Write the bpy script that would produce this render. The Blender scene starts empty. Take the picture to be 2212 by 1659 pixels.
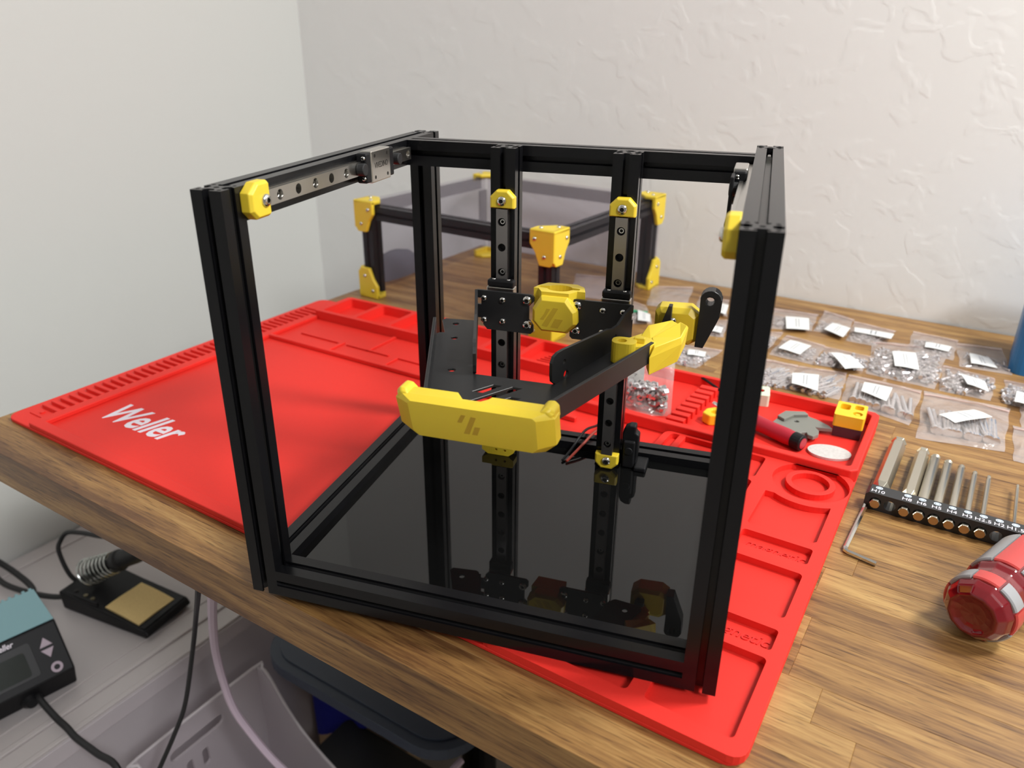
import bpy, bmesh, math, random
from mathutils import Vector, Matrix
from mathutils.geometry import tessellate_polygon
random.seed(7)
S = 0.001                                   # all numbers below are millimetres; z=0 is the printer's underside
scene = bpy.context.scene
C = scene.collection
PI = math.pi
# ------------------------------------------------------------------ camera, exposure, lights
cd = bpy.data.cameras.new('camera'); cam = bpy.data.objects.new('camera', cd); C.objects.link(cam)
ROT = ((0.95376864, 0.30045569, 0.00719429), (0.12946845, -0.38914732, -0.91203195), (-0.27122556, 0.87079891, -0.41005604))
CAM = Vector((225.191, -271.972, 265.519))
cam.matrix_world = Matrix.Translation(CAM * S) @ Matrix((ROT[0], [-a for a in ROT[1]], [-a for a in ROT[2]])).transposed().to_4x4()
cd.sensor_fit = 'HORIZONTAL'; cd.sensor_width = 36.0; cd.lens = 1682.327 / 2212 * 36
cd.clip_start = 0.01; cd.clip_end = 30
cd.dof.use_dof = True; cd.dof.focus_distance = 0.43; cd.dof.aperture_fstop = 10.5
scene.camera = cam
scene.view_settings.view_transform = 'Standard'; scene.view_settings.look = 'None'
scene.view_settings.gamma = 1.0; scene.view_settings.use_curve_mapping = False
scene.view_settings.exposure = 0.66
scene.cycles.use_denoising = True
scene.cycles.max_bounces = 10; scene.cycles.transparent_max_bounces = 24; scene.cycles.diffuse_bounces = 4
scene.cycles.glossy_bounces = 5; scene.cycles.sample_clamp_indirect = 6.0
scene.cycles.caustics_reflective = False; scene.cycles.caustics_refractive = False
AT = math.radians(-15.3); AM = math.radians(-13.8); N0 = Vector((242.52, -25.24, 0))
w = bpy.data.worlds.new('world'); scene.world = w; w.use_nodes = True
w.node_tree.nodes['Background'].inputs[0].default_value = (0.95, 0.93, 0.95, 1)
w.node_tree.nodes['Background'].inputs[1].default_value = 0.2

def rz(a): return Matrix.Rotation(a, 4, 'Z')
MT = Matrix.Translation(N0) @ rz(AT)         # desk frame: x along the back wall, y towards it
MM = Matrix.Translation(N0) @ rz(AM)         # mat frame
def T(x, y, z=0): return MT @ Vector((x, y, z))
def area(name, pos, target, size, power, color, sy=None):
    d = bpy.data.lights.new(name, 'AREA'); d.shape = 'RECTANGLE' if sy else 'SQUARE'; d.size = size
    if sy: d.size_y = sy
    d.energy = power; d.color = color
    o = bpy.data.objects.new(name, d); C.objects.link(o)
    o.location = pos * S
    o.rotation_euler = ((target - pos) * S).to_track_quat('-Z', 'Y').to_euler()
    return o
KEY = area('key_ceiling_light', T(520, 440, 930), T(120, 230, 0), 0.20, 7.6, (0.985, 1.0, 0.955))
FIL = area('fill_ceiling_light', T(1500, -700, 1520), T(-200, 350, 0), 0.45, 18.5, (0.965, 0.975, 1.0))

# ------------------------------------------------------------------ materials
def mat(name, col, rough=0.5, metal=0.0, **k):
    m = bpy.data.materials.new(name); m.use_nodes = True
    b = m.node_tree.nodes['Principled BSDF']
    b.inputs['Base Color'].default_value = (*col, 1); b.inputs['Roughness'].default_value = rough
    b.inputs['Metallic'].default_value = metal
    if 'ior' in k: b.inputs['IOR'].default_value = k['ior']
    if 'spec' in k: b.inputs['Specular IOR Level'].default_value = k['spec']
    if 'coat' in k: b.inputs['Coat Weight'].default_value = k['coat']; b.inputs['Coat Roughness'].default_value = k.get('coatr', 0.05)
    if 'trans' in k: b.inputs['Transmission Weight'].default_value = k['trans']
    if 'sss' in k:
        b.inputs['Subsurface Weight'].default_value = k['sss']; b.inputs['Subsurface Radius'].default_value = (0.004, 0.002, 0.001)
    nt = m.node_tree
    if 'noise' in k or 'bump' in k:
        tc = nt.nodes.new('ShaderNodeTexCoord'); n = nt.nodes.new('ShaderNodeTexNoise')
        mp = nt.nodes.new('ShaderNodeMapping'); mp.inputs['Scale'].default_value = k.get('stretch', (1, 1, 1))
        n.inputs['Scale'].default_value = k.get('scale', 800); n.inputs['Detail'].default_value = k.get('detail', 4)
        nt.links.new(tc.outputs['Object'], mp.inputs[0]); nt.links.new(mp.outputs[0], n.inputs['Vector'])
        if 'noise' in k:
            r = nt.nodes.new('ShaderNodeMixRGB'); v = k['noise']
            r.inputs[1].default_value = (*[c * (1 - v) for c in col], 1); r.inputs[2].default_value = (*[min(1, c * (1 + v)) for c in col], 1)
            nt.links.new(n.outputs['Fac'], r.inputs[0]); nt.links.new(r.outputs[0], b.inputs['Base Color'])
        if 'bump' in k:
            bp = nt.nodes.new('ShaderNodeBump'); bp.inputs['Strength'].default_value = k['bump']; bp.inputs['Distance'].default_value = k.get('dist', 0.0003)
            nt.links.new(n.outputs['Fac'], bp.inputs['Height']); nt.links.new(bp.outputs[0], b.inputs['Normal'])
    return m
def emat(name, alpha, col, rough=0.12, tint=(1, 1, 1), bump=0.3, scale=60, dist=0.002):
    """thin clear sheet: part see-through, part milky glossy plastic"""
    m = mat(name, col, rough, bump=bump, scale=scale, dist=dist, detail=3, ior=1.5)
    nt = m.node_tree; b = nt.nodes['Principled BSDF']; out = nt.nodes['Material Output']
    tr = nt.nodes.new('ShaderNodeBsdfTransparent'); tr.inputs[0].default_value = (*tint, 1)
    mx = nt.nodes.new('ShaderNodeMixShader'); mx.inputs[0].default_value = alpha
    nt.links.new(tr.outputs[0], mx.inputs[1]); nt.links.new(b.outputs[0], mx.inputs[2]); nt.links.new(mx.outputs[0], out.inputs[0])
    return m
def wood_mat():
    m = bpy.data.materials.new('oak_stave'); m.use_nodes = True; nt = m.node_tree; b = nt.nodes['Principled BSDF']
    tc = nt.nodes.new('ShaderNodeTexCoord'); oi = nt.nodes.new('ShaderNodeObjectInfo')
    L = nt.links.new
    off = nt.nodes.new('ShaderNodeVectorMath'); off.operation = 'MULTIPLY'
    cmb = nt.nodes.new('ShaderNodeCombineXYZ'); L(oi.outputs['Random'], cmb.inputs[0]); L(oi.outputs['Random'], cmb.inputs[1]); L(oi.outputs['Random'], cmb.inputs[2])
    L(cmb.outputs[0], off.inputs[0]); off.inputs[1].default_value = (7, 3, 5)
    ad = nt.nodes.new('ShaderNodeVectorMath'); L(tc.outputs['Object'], ad.inputs[0]); L(off.outputs[0], ad.inputs[1])
    def noise(scale, st, detail=5, rough=.6, dist=0.0):
        mp = nt.nodes.new('ShaderNodeMapping'); mp.inputs['Scale'].default_value = st; L(ad.outputs[0], mp.inputs[0])
        n = nt.nodes.new('ShaderNodeTexNoise'); n.inputs['Scale'].default_value = scale; n.inputs['Detail'].default_value = detail
        n.inputs['Roughness'].default_value = rough; n.inputs['Distortion'].default_value = dist; L(mp.outputs[0], n.inputs['Vector']); return n
    big = noise(60, (.10, 1, 1), 3, .5, .8); fine = noise(620, (.05, 1, 1), 4, .65); pore = noise(900, (.07, 1, 1), 2, .5)
    cr = nt.nodes.new('ShaderNodeValToRGB'); e = cr.color_ramp.elements
    e[0].position = .25; e[0].color = (.125, .055, .019, 1); e[1].position = .82; e[1].color = (.44, .265, .093, 1)
    x = e.new(.52); x.color = (.285, .147, .046, 1)
    ma = nt.nodes.new('ShaderNodeMath'); ma.operation = 'MULTIPLY_ADD'; L(oi.outputs['Random'], ma.inputs[0]); ma.inputs[1].default_value = .20; ma.inputs[2].default_value = -.10
    mb = nt.nodes.new('ShaderNodeMath'); mb.operation = 'ADD'; L(big.outputs['Fac'], mb.inputs[0]); L(ma.outputs[0], mb.inputs[1])
    mc = nt.nodes.new('ShaderNodeMath'); mc.operation = 'MULTIPLY_ADD'; L(fine.outputs['Fac'], mc.inputs[0]); mc.inputs[1].default_value = .8; mc.inputs[2].default_value = -.40
    md = nt.nodes.new('ShaderNodeMath'); md.operation = 'ADD'; L(mb.outputs[0], md.inputs[0]); L(mc.outputs[0], md.inputs[1]); L(md.outputs[0], cr.inputs[0])
    pr = nt.nodes.new('ShaderNodeValToRGB'); pr.color_ramp.elements[0].position = .30; pr.color_ramp.elements[0].color = (.38, .33, .30, 1); pr.color_ramp.elements[1].position = .42
    L(pore.outputs['Fac'], pr.inputs[0])
    mu = nt.nodes.new('ShaderNodeMixRGB'); mu.blend_type = 'MULTIPLY'; mu.inputs[0].default_value = .8; L(cr.outputs[0], mu.inputs[1]); L(pr.outputs[0], mu.inputs[2])
    L(mu.outputs[0], b.inputs['Base Color']); b.inputs['Roughness'].default_value = .42
    bp = nt.nodes.new('ShaderNodeBump'); bp.inputs['Strength'].default_value = .25; bp.inputs['Distance'].default_value = .0002; L(fine.outputs['Fac'], bp.inputs['Height']); L(bp.outputs[0], b.inputs['Normal'])
    return m
def wall_mat(name, col, amount):
    m = mat(name, col, .85); nt = m.node_tree; b = nt.nodes['Principled BSDF']; L = nt.links.new
    tc = nt.nodes.new('ShaderNodeTexCoord'); n = nt.nodes.new('ShaderNodeTexNoise'); n.inputs['Scale'].default_value = 34; n.inputs['Detail'].default_value = 2.5; n.inputs['Distortion'].default_value = .5
    L(tc.outputs['Object'], n.inputs['Vector'])
    r = nt.nodes.new('ShaderNodeValToRGB'); r.color_ramp.elements[0].position = .52; r.color_ramp.elements[1].position = .60; L(n.outputs['Fac'], r.inputs[0])
    n2 = nt.nodes.new('ShaderNodeTexNoise'); n2.inputs['Scale'].default_value = 120; L(tc.outputs['Object'], n2.inputs['Vector'])
    ad = nt.nodes.new('ShaderNodeMath'); ad.operation = 'MULTIPLY_ADD'; L(n2.outputs['Fac'], ad.inputs[0]); ad.inputs[1].default_value = .25; L(r.outputs[0], ad.inputs[2])
    bp = nt.nodes.new('ShaderNodeBump'); bp.inputs['Strength'].default_value = amount; bp.inputs['Distance'].default_value = .0012
    L(ad.outputs[0], bp.inputs['Height']); L(bp.outputs[0], b.inputs['Normal'])
    return m
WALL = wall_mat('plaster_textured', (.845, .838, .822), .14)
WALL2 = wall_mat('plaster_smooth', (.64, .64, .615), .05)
FLOOR = mat('floor_carpet', (.42, .38, .34), .95, bump=.5, scale=300, dist=.003, noise=.2)
WOOD = wood_mat()
WOODB = mat('wood_core', (.10, .05, .02), .7)
RED = mat('red_silicone', (.78, .030, .021), .55, spec=.3, bump=.12, scale=900, dist=.0002, noise=.05)
REDD = mat('red_emboss', (.66, .016, .012), .55)
WHT = mat('white_print', (.86, .80, .88), .5)
ANO = mat('black_anodised', (.0055, .0055, .0065), .27, spec=.30)
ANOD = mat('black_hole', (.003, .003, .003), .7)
PCM = mat('black_powder_coat', (.014, .014, .015), .42, bump=.25, scale=2500, dist=.00008)
PCE = mat('bare_cut_edge', (.05, .05, .052), .4)
ACR = mat('black_acrylic', (.004, .004, .004), .015, ior=1.49)
YEL = mat('yellow_filament', (.76, .56, .035), .42, sss=.15, bump=.25, scale=(1), dist=.00005)
def layered(m, s=2600):
    nt = m.node_tree; b = nt.nodes['Principled BSDF']; L = nt.links.new
    tc = nt.nodes.new('ShaderNodeTexCoord'); wv = nt.nodes.new('ShaderNodeTexWave'); wv.wave_type = 'BANDS'; wv.bands_direction = 'Z'
    wv.inputs['Scale'].default_value = s; L(tc.outputs['Object'], wv.inputs['Vector'])
    bp = nt.nodes.new('ShaderNodeBump'); bp.inputs['Strength'].default_value = .12; bp.inputs['Distance'].default_value = .00006
    L(wv.outputs['Fac'], bp.inputs['Height']); L(bp.outputs[0], b.inputs['Normal'])
layered(YEL, 1500)
YEL2 = mat('yellow_orange_filament', (.88, .55, .02), .38, sss=.1)
STEEL = mat('brushed_steel', (.60, .58, .54), .28, 1.0, bump=.15, scale=400, stretch=(1, .03, 1), dist=.0001)
RAILZ = mat('rail_steel', (.36, .34, .34), .30, 1.0)
CHR = mat('chrome', (.72, .71, .68), .14, 1.0)
NIK = mat('nickel_bit', (.62, .58, .49), .30, 1.0)
COP = mat('bit_end', (.50, .30, .13), .45, .8)
SOCK = mat('hex_socket', (.02, .018, .016), .5, .5)
BLKP = mat('black_plastic', (.007, .007, .008), .5, spec=.28)
RUB = mat('black_rubber', (.012, .012, .013), .55)
PAPER = mat('label_paper', (.74, .74, .73), .6)
INK = mat('grey_ink', (.30, .30, .33), .7)
INKD = mat('dark_ink', (.05, .05, .06), .7)
POLY = emat('clear_polybag', .23, (.80, .74, .72), .12, (.98, .96, .95), 1.0, 70, .004)
POLYZ = emat('zip_strip', .45, (.85, .66, .62), .2, (1, .93, .92), .3, 200, .001)
GREYP = mat('grey_print', (.20, .20, .175), .35)
FROST = emat('frosted_plastic', .60, (.80, .74, .76), .35, (.9, .88, .9), .1, 30, .001)
FROSTB = emat('clear_basket_plastic', .40, (.74, .68, .71), .3, (.92, .9, .92), .1, 30, .001)
RIMB = emat('basket_rim', .75, (.75, .70, .72), .25, (.92, .9, .92), .1, 30, .001)
FROSTL = emat('frosted_lid', .84, (.60, .55, .54), .33, (.9, .88, .88), .05, 20, .001)
TINT = emat('tinted_acrylic', .035, (.20, .19, .21), .03, (.93, .92, .94), 0, 10, .0001)
TEAL = mat('teal_enamel', (.24, .43, .47), .45)
GLS = mat('lcd_glass', (.022, .027, .024), .12)
BTN = mat('mauve_button', (.45, .36, .42), .5)
SPG = mat('sponge', (.92, .62, .27), .9, noise=.25, scale=900, bump=.9, dist=.0008)
NAVY = mat('navy_panel', (.030, .042, .068), .5, bump=.3, scale=1200, dist=.0002)
PINKC = mat('pinkish_white_cable', (.62, .50, .60), .45)
BLUE = mat('blue_plastic', (.012, .16, .42), .35)
DBLUE = mat('royal_blue_cloth', (.008, .014, .30), .85, bump=.5, scale=300, dist=.002)
TAN = mat('pale_pine', (.72, .50, .28), .6, noise=.2, scale=60, stretch=(.1, 1, 1))
DKBOX = mat('charcoal_plastic', (.010, .010, .010), .5)
CRIM = mat('crimson_translucent', (.17, .003, .008), .08, coat=.6, sss=.1)
GRIP = mat('grey_grip', (.30, .30, .31), .22)
GRIPR = mat('red_grip', (.52, .055, .05), .25)
PURP = mat('dark_purple_print', (.055, .022, .03), .5)
MINT = mat('pale_mint_print', (.62, .72, .55), .6)
GRNP = mat('green_plastic', (.03, .33, .16), .5)
MUTED = [mat('muted_%d' % i, c, .8) for i, c in enumerate(((.10, .09, .10), (.16, .07, .08), (.07, .09, .13), (.20, .18, .18)))]
COPR = mat('red_wire', (.38, .05, .03), .45)

# ------------------------------------------------------------------ geometry helpers
def I(x, y, z): return Vector((x, y, z))
def fr(M): return lambda x, y, z: M @ Vector((x, y, z))
fT = fr(MT)
def fM(x, y, z):                              # the mat lies a little askew along its near edge
    k = max(0.0, 1 - (y + 5) / 360)
    return MM @ Vector((x, y + 17 * (-x / 570) * k, z))
class G:
    def __init__(s, f=I): s.v = []; s.f = []; s.fr = f; s.mi = []; s.m = 0
    def add(s, vs, fs, M=None, f=None):
        n = len(s.v); f = f or s.fr
        for p in vs:
            q = M @ Vector(p) if M is not None else Vector(p)
            s.v.append(f(q[0], q[1], q[2]))
        for a in fs: s.f.append([i + n for i in a]); s.mi.append(s.m)
        return s
    def box(s, a, b, M=None):
        x0, y0, z0 = a; x1, y1, z1 = b
        return s.add([(x0, y0, z0), (x1, y0, z0), (x1, y1, z0), (x0, y1, z0), (x0, y0, z1), (x1, y0, z1), (x1, y1, z1), (x0, y1, z1)],
                     [(0, 3, 2, 1), (4, 5, 6, 7), (0, 1, 5, 4), (1, 2, 6, 5), (2, 3, 7, 6), (3, 0, 4, 7)], M)
    def prism(s, outer, z0, z1, holes=(), M=None, recess=None):
        """polygon (list of xy) with holes, extruded z0..z1; recess = depth: holes are blind, cut from z1"""
        def ccw(p): return sum((p[i][0] * p[i - 1][1] - p[i - 1][0] * p[i][1]) for i in range(len(p))) < 0
        o = list(outer) if ccw(outer) else list(outer)[::-1]
        hs = [list(h) if not ccw(h) else list(h)[::-1] for h in holes]
        loops = [o] + hs
        flat = [p for l in loops for p in l]; n = len(flat)
        tris = tessellate_polygon([[Vector((p[0], p[1], 0)) for p in l] for l in loops])
        vs = [(p[0], p[1], z0) for p in flat] + [(p[0], p[1], z1) for p in flat]
        fs = []
        for t in tris:
            a, b, c = [flat[i] for i in t]
            if (b[0] - a[0]) * (c[1] - a[1]) - (b[1] - a[1]) * (c[0] - a[0]) < 0: t = t[::-1]
            fs.append(tuple(i + n for i in t))
            if not (recess and holes): fs.append(tuple(t[::-1]))
        if recess and holes:
            t2 = tessellate_polygon([[Vector((p[0], p[1], 0)) for p in o]])
            for t in t2:
                a, b, c = [o[i] for i in t]
                if (b[0] - a[0]) * (c[1] - a[1]) - (b[1] - a[1]) * (c[0] - a[0]) < 0: t = t[::-1]
                fs.append(tuple(t[::-1]))
        k = 0
        for li, l in enumerate(loops):
            m = len(l)
            if recess and li > 0:
                for i in range(m): vs[k + i] = (l[i][0], l[i][1], z1 - recess)
                t3 = tessellate_polygon([[Vector((p[0], p[1], 0)) for p in l]])
                for t in t3:
                    a, b, c = [l[i] for i in t]
                    if (b[0] - a[0]) * (c[1] - a[1]) - (b[1] - a[1]) * (c[0] - a[0]) < 0: t = t[::-1]
                    fs.append(tuple(i + k for i in t))
            for i in range(m):
                j = (i + 1) % m
                fs.append((k + i, k + j, k + j + n, k + i + n))
            k += m
        return s.add(vs, fs, M)
    def loft(s, rings, cap=True, M=None, closed=True):
        m = len(rings[0]); vs = [p for r in rings for p in r]; fs = []
        for a in range(len(rings) - 1):
            for i in range(m if closed else m - 1):
                j = (i + 1) % m; fs.append((a * m + i, a * m + j, (a + 1) * m + j, (a + 1) * m + i))
        if cap: fs.append(tuple(range(m))[::-1]); fs.append(tuple((len(rings) - 1) * m + i for i in range(m)))
        return s.add(vs, fs, M)
    def cyl(s, r, z0, z1, seg=16, M=None, r2=None):
        r2 = r if r2 is None else r2
        return s.loft([[(r * math.cos(2 * PI * i / seg), r * math.sin(2 * PI * i / seg), z0) for i in range(seg)],
                       [(r2 * math.cos(2 * PI * i / seg), r2 * math.sin(2 * PI * i / seg), z1) for i in range(seg)]], True, M)
    def lathe(s, prof, seg=20, M=None, cap=True):
        return s.loft([[(r * math.cos(2 * PI * i / seg), r * math.sin(2 * PI * i / seg), z) for i in range(seg)] for r, z in prof], cap, M)
    def tube(s, pts, r, seg=8, smooth=4):
        P = catmull([Vector(p) for p in pts], smooth) if smooth else [Vector(p) for p in pts]
        rings = []; up = Vector((0.13, 0.21, 1)).normalized(); prev = None
        for i, p in enumerate(P):
            t = (P[min(i + 1, len(P) - 1)] - P[max(i - 1, 0)]).normalized()
            a = (prev if prev is not None else up); a = (a - t * a.dot(t))
            if a.length < 1e-4: a = Vector((1, 0, 0)) - t * t.x
            a.normalize(); b = t.cross(a); prev = a
            rings.append([tuple(p + a * (r * math.cos(2 * PI * k / seg)) + b * (r * math.sin(2 * PI * k / seg))) for k in range(seg)])
        return s.loft(rings, True)
    def build(s, name, m, parent=None, bevel=0, smooth=False, seg=2, angle=35):
        ms = m if isinstance(m, (list, tuple)) else [m]
        me = bpy.data.meshes.new(name)
        P = parent_mat(parent).inverted() if parent is not None else None
        if parent is None:
            base = s.base if hasattr(s, 'base') else Vector((sum(v[0] for v in s.v) / len(s.v), sum(v[1] for v in s.v) / len(s.v), min(v[2] for v in s.v)))
            P = Matrix.Translation(-base)
        me.from_pydata([tuple((P @ v) * S) for v in s.v], [], s.f); me.validate(); me.update()
        for q in ms: me.materials.append(q)
        if len(ms) > 1 and len(me.polygons) == len(s.mi):
            me.polygons.foreach_set('material_index', s.mi)
        bm = bmesh.new(); bm.from_mesh(me); bmesh.ops.recalc_face_normals(bm, faces=bm.faces[:]); bm.to_mesh(me); bm.free()
        o = bpy.data.objects.new(name, me); C.objects.link(o)
        if parent is None:
            o.location = base * S; PM[o.name] = Matrix.Translation(base)
        else:
            o.parent = parent; PM[o.name] = parent_mat(parent).copy()
        if smooth: me.shade_smooth()
        if bevel:
            b = o.modifiers.new('bevel', 'BEVEL'); b.width = bevel * S; b.segments = seg; b.limit_method = 'ANGLE'; b.angle_limit = math.radians(angle)
            if smooth is None: me.shade_smooth()
        if smooth:
            try: me.set_sharp_from_angle(angle=math.radians(40))
            except Exception: pass
        return o
PM = {}
def parent_mat(o): return PM.get(o.name, Matrix.Identity(4))
def catmull(P, n):
    out = []
    for i in range(len(P) - 1):
        a = P[max(i - 1, 0)]; b = P[i]; c = P[i + 1]; d = P[min(i + 2, len(P) - 1)]
        for k in range(n):
            t = k / n
            out.append(0.5 * ((2 * b) + (c - a) * t + (2 * a - 5 * b + 4 * c - d) * t * t + (3 * b - a - 3 * c + d) * t ** 3))
    out.append(P[-1]); return out
def tag(o, label=None, cat=None, group=None, kind=None):
    if label: o['label'] = label
    if cat: o['category'] = cat
    if group: o['group'] = group
    if kind: o['kind'] = kind
    return o
def thing(name, label, cat, loc, rot=0.0, group=None):
    o = bpy.data.objects.new(name, None); C.objects.link(o); loc = Vector(loc)
    o.location = loc * S; o.rotation_euler = (0, 0, rot); o.empty_display_size = .01
    PM[o.name] = Matrix.Translation(loc) @ rz(rot)
    return tag(o, label, cat, group)
def inst(name, mesh, parent, pos, normal=(0, 0, 1), roll=0.0, scale=1.0):
    """a copy that shares mesh data, local z turned towards the given normal"""
    o = bpy.data.objects.new(name, mesh); C.objects.link(o)
    q = Vector(normal).to_track_quat('Z', 'Y').to_matrix().to_4x4()
    M = Matrix.Translation(Vector(pos)) @ q @ rz(roll) @ Matrix.Scale(scale, 4)
    L = (parent_mat(parent).inverted() if parent is not None else Matrix.Identity(4)) @ M
    L.translation = L.translation * S
    if parent is not None: o.parent = parent
    o.matrix_local = L
    PM[o.name] = M
    return o
def mesh_of(g, name, mats, smooth=True):
    me = bpy.data.meshes.new(name); me.from_pydata([tuple(Vector(v) * S) for v in g.v], [], g.f); me.validate()
    for q in mats: me.materials.append(q)
    if len(me.polygons) == len(g.mi): me.polygons.foreach_set('material_index', g.mi)
    bm = bmesh.new(); bm.from_mesh(me); bmesh.ops.recalc_face_normals(bm, faces=bm.faces[:]); bm.to_mesh(me); bm.free()
    if smooth:
        me.shade_smooth()
        try: me.set_sharp_from_angle(angle=math.radians(38))
        except Exception: pass
    return me
def rrect(x0, y0, x1, y1, r, n=4):
    out = []
    for cx, cy, a0 in ((x1 - r, y0 + r, -90), (x1 - r, y1 - r, 0), (x0 + r, y1 - r, 90), (x0 + r, y0 + r, 180)):
        for k in range(n + 1):
            a = math.radians(a0 + 90 * k / n); out.append((cx + r * math.cos(a), cy + r * math.sin(a)))
    return out
def circ(x, y, r, n=16, ry=None): return [(x + r * math.cos(2 * PI * i / n), y + (ry or r) * math.sin(2 * PI * i / n)) for i in range(n)]
def ax(xd, yd, zd, org=(0, 0, 0)):            # matrix whose local x,y,z axes are the given vectors
    M = Matrix((xd, yd, zd)).transposed().to_4x4(); M.translation = Vector(org); return M
def text(name, body, m, parent, M, size, shear=0, bold=0, ext=.15, align='CENTER', f=None, xs=1.0):
    cu = bpy.data.curves.new(name, 'FONT'); cu.body = body; cu.size = 1; cu.shear = shear; cu.offset = bold; cu.extrude = 0.0
    cu.align_x = align; cu.align_y = 'CENTER'; cu.resolution_u = 3
    t = bpy.data.objects.new('tmp', cu); C.objects.link(t); dg = bpy.context.evaluated_depsgraph_get(); dg.update()
    me = bpy.data.meshes.new_from_object(t.evaluated_get(dg)); bpy.data.objects.remove(t)
    g = G(f or I); n = len(me.vertices)
    bm = bmesh.new(); bm.from_mesh(me)
    r = bmesh.ops.extrude_face_region(bm, geom=bm.faces[:]); 
    for v in r['geom']:
        if isinstance(v, bmesh.types.BMVert): v.co.z += 1
    bm.verts.ensure_lookup_table()
    vs = [(v.co.x * size * xs, v.co.y * size, (0 if v.co.z < .5 else ext)) for v in bm.verts]
    idx = {v: i for i, v in enumerate(bm.verts)}
    g.add(vs, [[idx[v] for v in fc.verts] for fc in bm.faces], M); bm.free()
    return g.build(name, m, parent)

# ------------------------------------------------------------------ room
def struct(o): o['kind'] = 'structure'; return o
RX0, RX1, RY0, RY1, FZ, CZ = -897, 2300, -2300, 648, -740, 1720
struct(G(fT).box((RX0 - 60, RY0 - 60, FZ - 60), (RX1 + 60, RY1 + 60, FZ)).build('floor', FLOOR))
struct(G(fT).box((RX0 - 60, RY0 - 60, CZ), (RX1 + 60, RY1 + 60, CZ + 60)).build('ceiling', mat('ceiling_paint', (.82, .82, .82), .9)))
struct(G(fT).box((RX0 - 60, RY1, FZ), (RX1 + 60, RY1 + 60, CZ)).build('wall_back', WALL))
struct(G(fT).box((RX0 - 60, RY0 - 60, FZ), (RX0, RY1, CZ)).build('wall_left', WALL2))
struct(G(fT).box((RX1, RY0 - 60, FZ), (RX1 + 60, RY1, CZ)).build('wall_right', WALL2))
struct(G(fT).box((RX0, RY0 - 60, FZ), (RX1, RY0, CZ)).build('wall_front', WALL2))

# ------------------------------------------------------------------ desk of glued oak staves
ZT = -7.0
desk = thing('desk', 'long oak butcher-block desk standing against the back wall', 'desk', T(-577, -32.5, FZ), AT)
U0, U1, V0, V1, TH = -573, 760, -32.5, 645, 28
sv = 23.36; rows = 29
r_ = random.Random(3)
joints = {5: [8.5], 4: [9.0], 8: [19.0], 9: [2.0]}
for i in range(rows):
    y0 = V0 + i * sv; y1 = y0 + sv
    cuts = [U0]
    if i == 0:
        cuts += [-560, 60, 330]
    else:
        x = U0 + r_.uniform(60, 260)
        for j in joints.get(i, []): cuts.append(j)
        while x < U1 - 60:
            if all(abs(x - c) > 90 for c in cuts): cuts.append(x)
            x += r_.uniform(150, 330)
    cuts = sorted(cuts) + [U1]
    for a, b in zip(cuts[:-1], cuts[1:]):
        o = G(fT).box((a, y0, ZT - TH), (b, y1, ZT)).build('stave', WOOD, desk, bevel=.22, seg=1)
for lx, ly in ((-520, 590), (690, 590), (700, 20), (60, 20)):
    G(fT).box((lx - 25, ly - 25, FZ), (lx + 25, ly + 25, ZT - TH)).build('leg', TAN, desk, bevel=1.5)

# ------------------------------------------------------------------ red silicone mat
mt = thing('silicone_mat', 'large red silicone soldering mat with moulded parts trays on the desk', 'mat', MM @ Vector((0, 0, ZT)), AM)
def L(x0, x1, y0, y1): return (x0, y0, x1, y1)
ZF = -4.2
G(fM).prism(rrect(-566, -4.5, 7.6, 355, 10), ZT, ZF).build('base_sheet', RED, mt, bevel=.8)
def rim(name, outer, holes, z1, z0=ZF - .01, bev=.9, par=mt):
    return G(fM).prism(outer, z0, z1, holes).build(name, RED, par, bevel=bev)
# right column with pockets and low near tray
def arc(cx, cy, r, a0, a1, n=12): return [(cx + r * math.cos(math.radians(a0 + (a1 - a0) * k / n)), cy + r * math.sin(math.radians(a0 + (a1 - a0) * k / n))) for k in range(n + 1)]
ringc = (-17, 232)
colh = [
    rrect(-40, 4.5, .6, 58, 2.5), rrect(-39.5, 64, .6, 80, 2), rrect(-39.5, 90, .6, 131, 2.5), rrect(-39.5, 141, .6, 157, 2), rrect(-118, 4.5, -48, 57, 2.5),
    rrect(-118, 64, -48, 120, 3), rrect(-118, 126, -48, 175, 3),
    [(-39.5, 166), (-38, 164), (-1, 164), (.6, 166)] + arc(*ringc, 30.5, -54, -126, 12)[::1],
    circ(*ringc, 24.0, 36), rrect(-118, 181, -50, 214, 3), rrect(-119, 219, -50, 249, 3)]
colh[7] = [(-38, 164), (-1, 164), (.6, 166), (.6, 206.5)] + arc(*ringc, 30.5, -56, -124, 12) + [(-39.5, 206.5), (-39.5, 166)]
rim('parts_tray_rim', rrect(-124, -4.5, 7.6, 252, 7), colh, -.03)
rim('solder_reel_ring', circ(*ringc, 15.5, 32), [circ(*ringc, 11.8, 32)], 0, bev=.6)
for k in range(7): G(fM).box((-116, 187 + k * 5, ZF), (-60, 189.4 + k * 5, -1.6)).build('comb_rib', RED, mt, bevel=.4)
for cy in (72, 149):
    text('embossed_word', 'magnetic', REDD, mt, Matrix.Translation((-19, cy, ZF + .15)), 9.5, shear=.25, ext=.35, f=fM)
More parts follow.
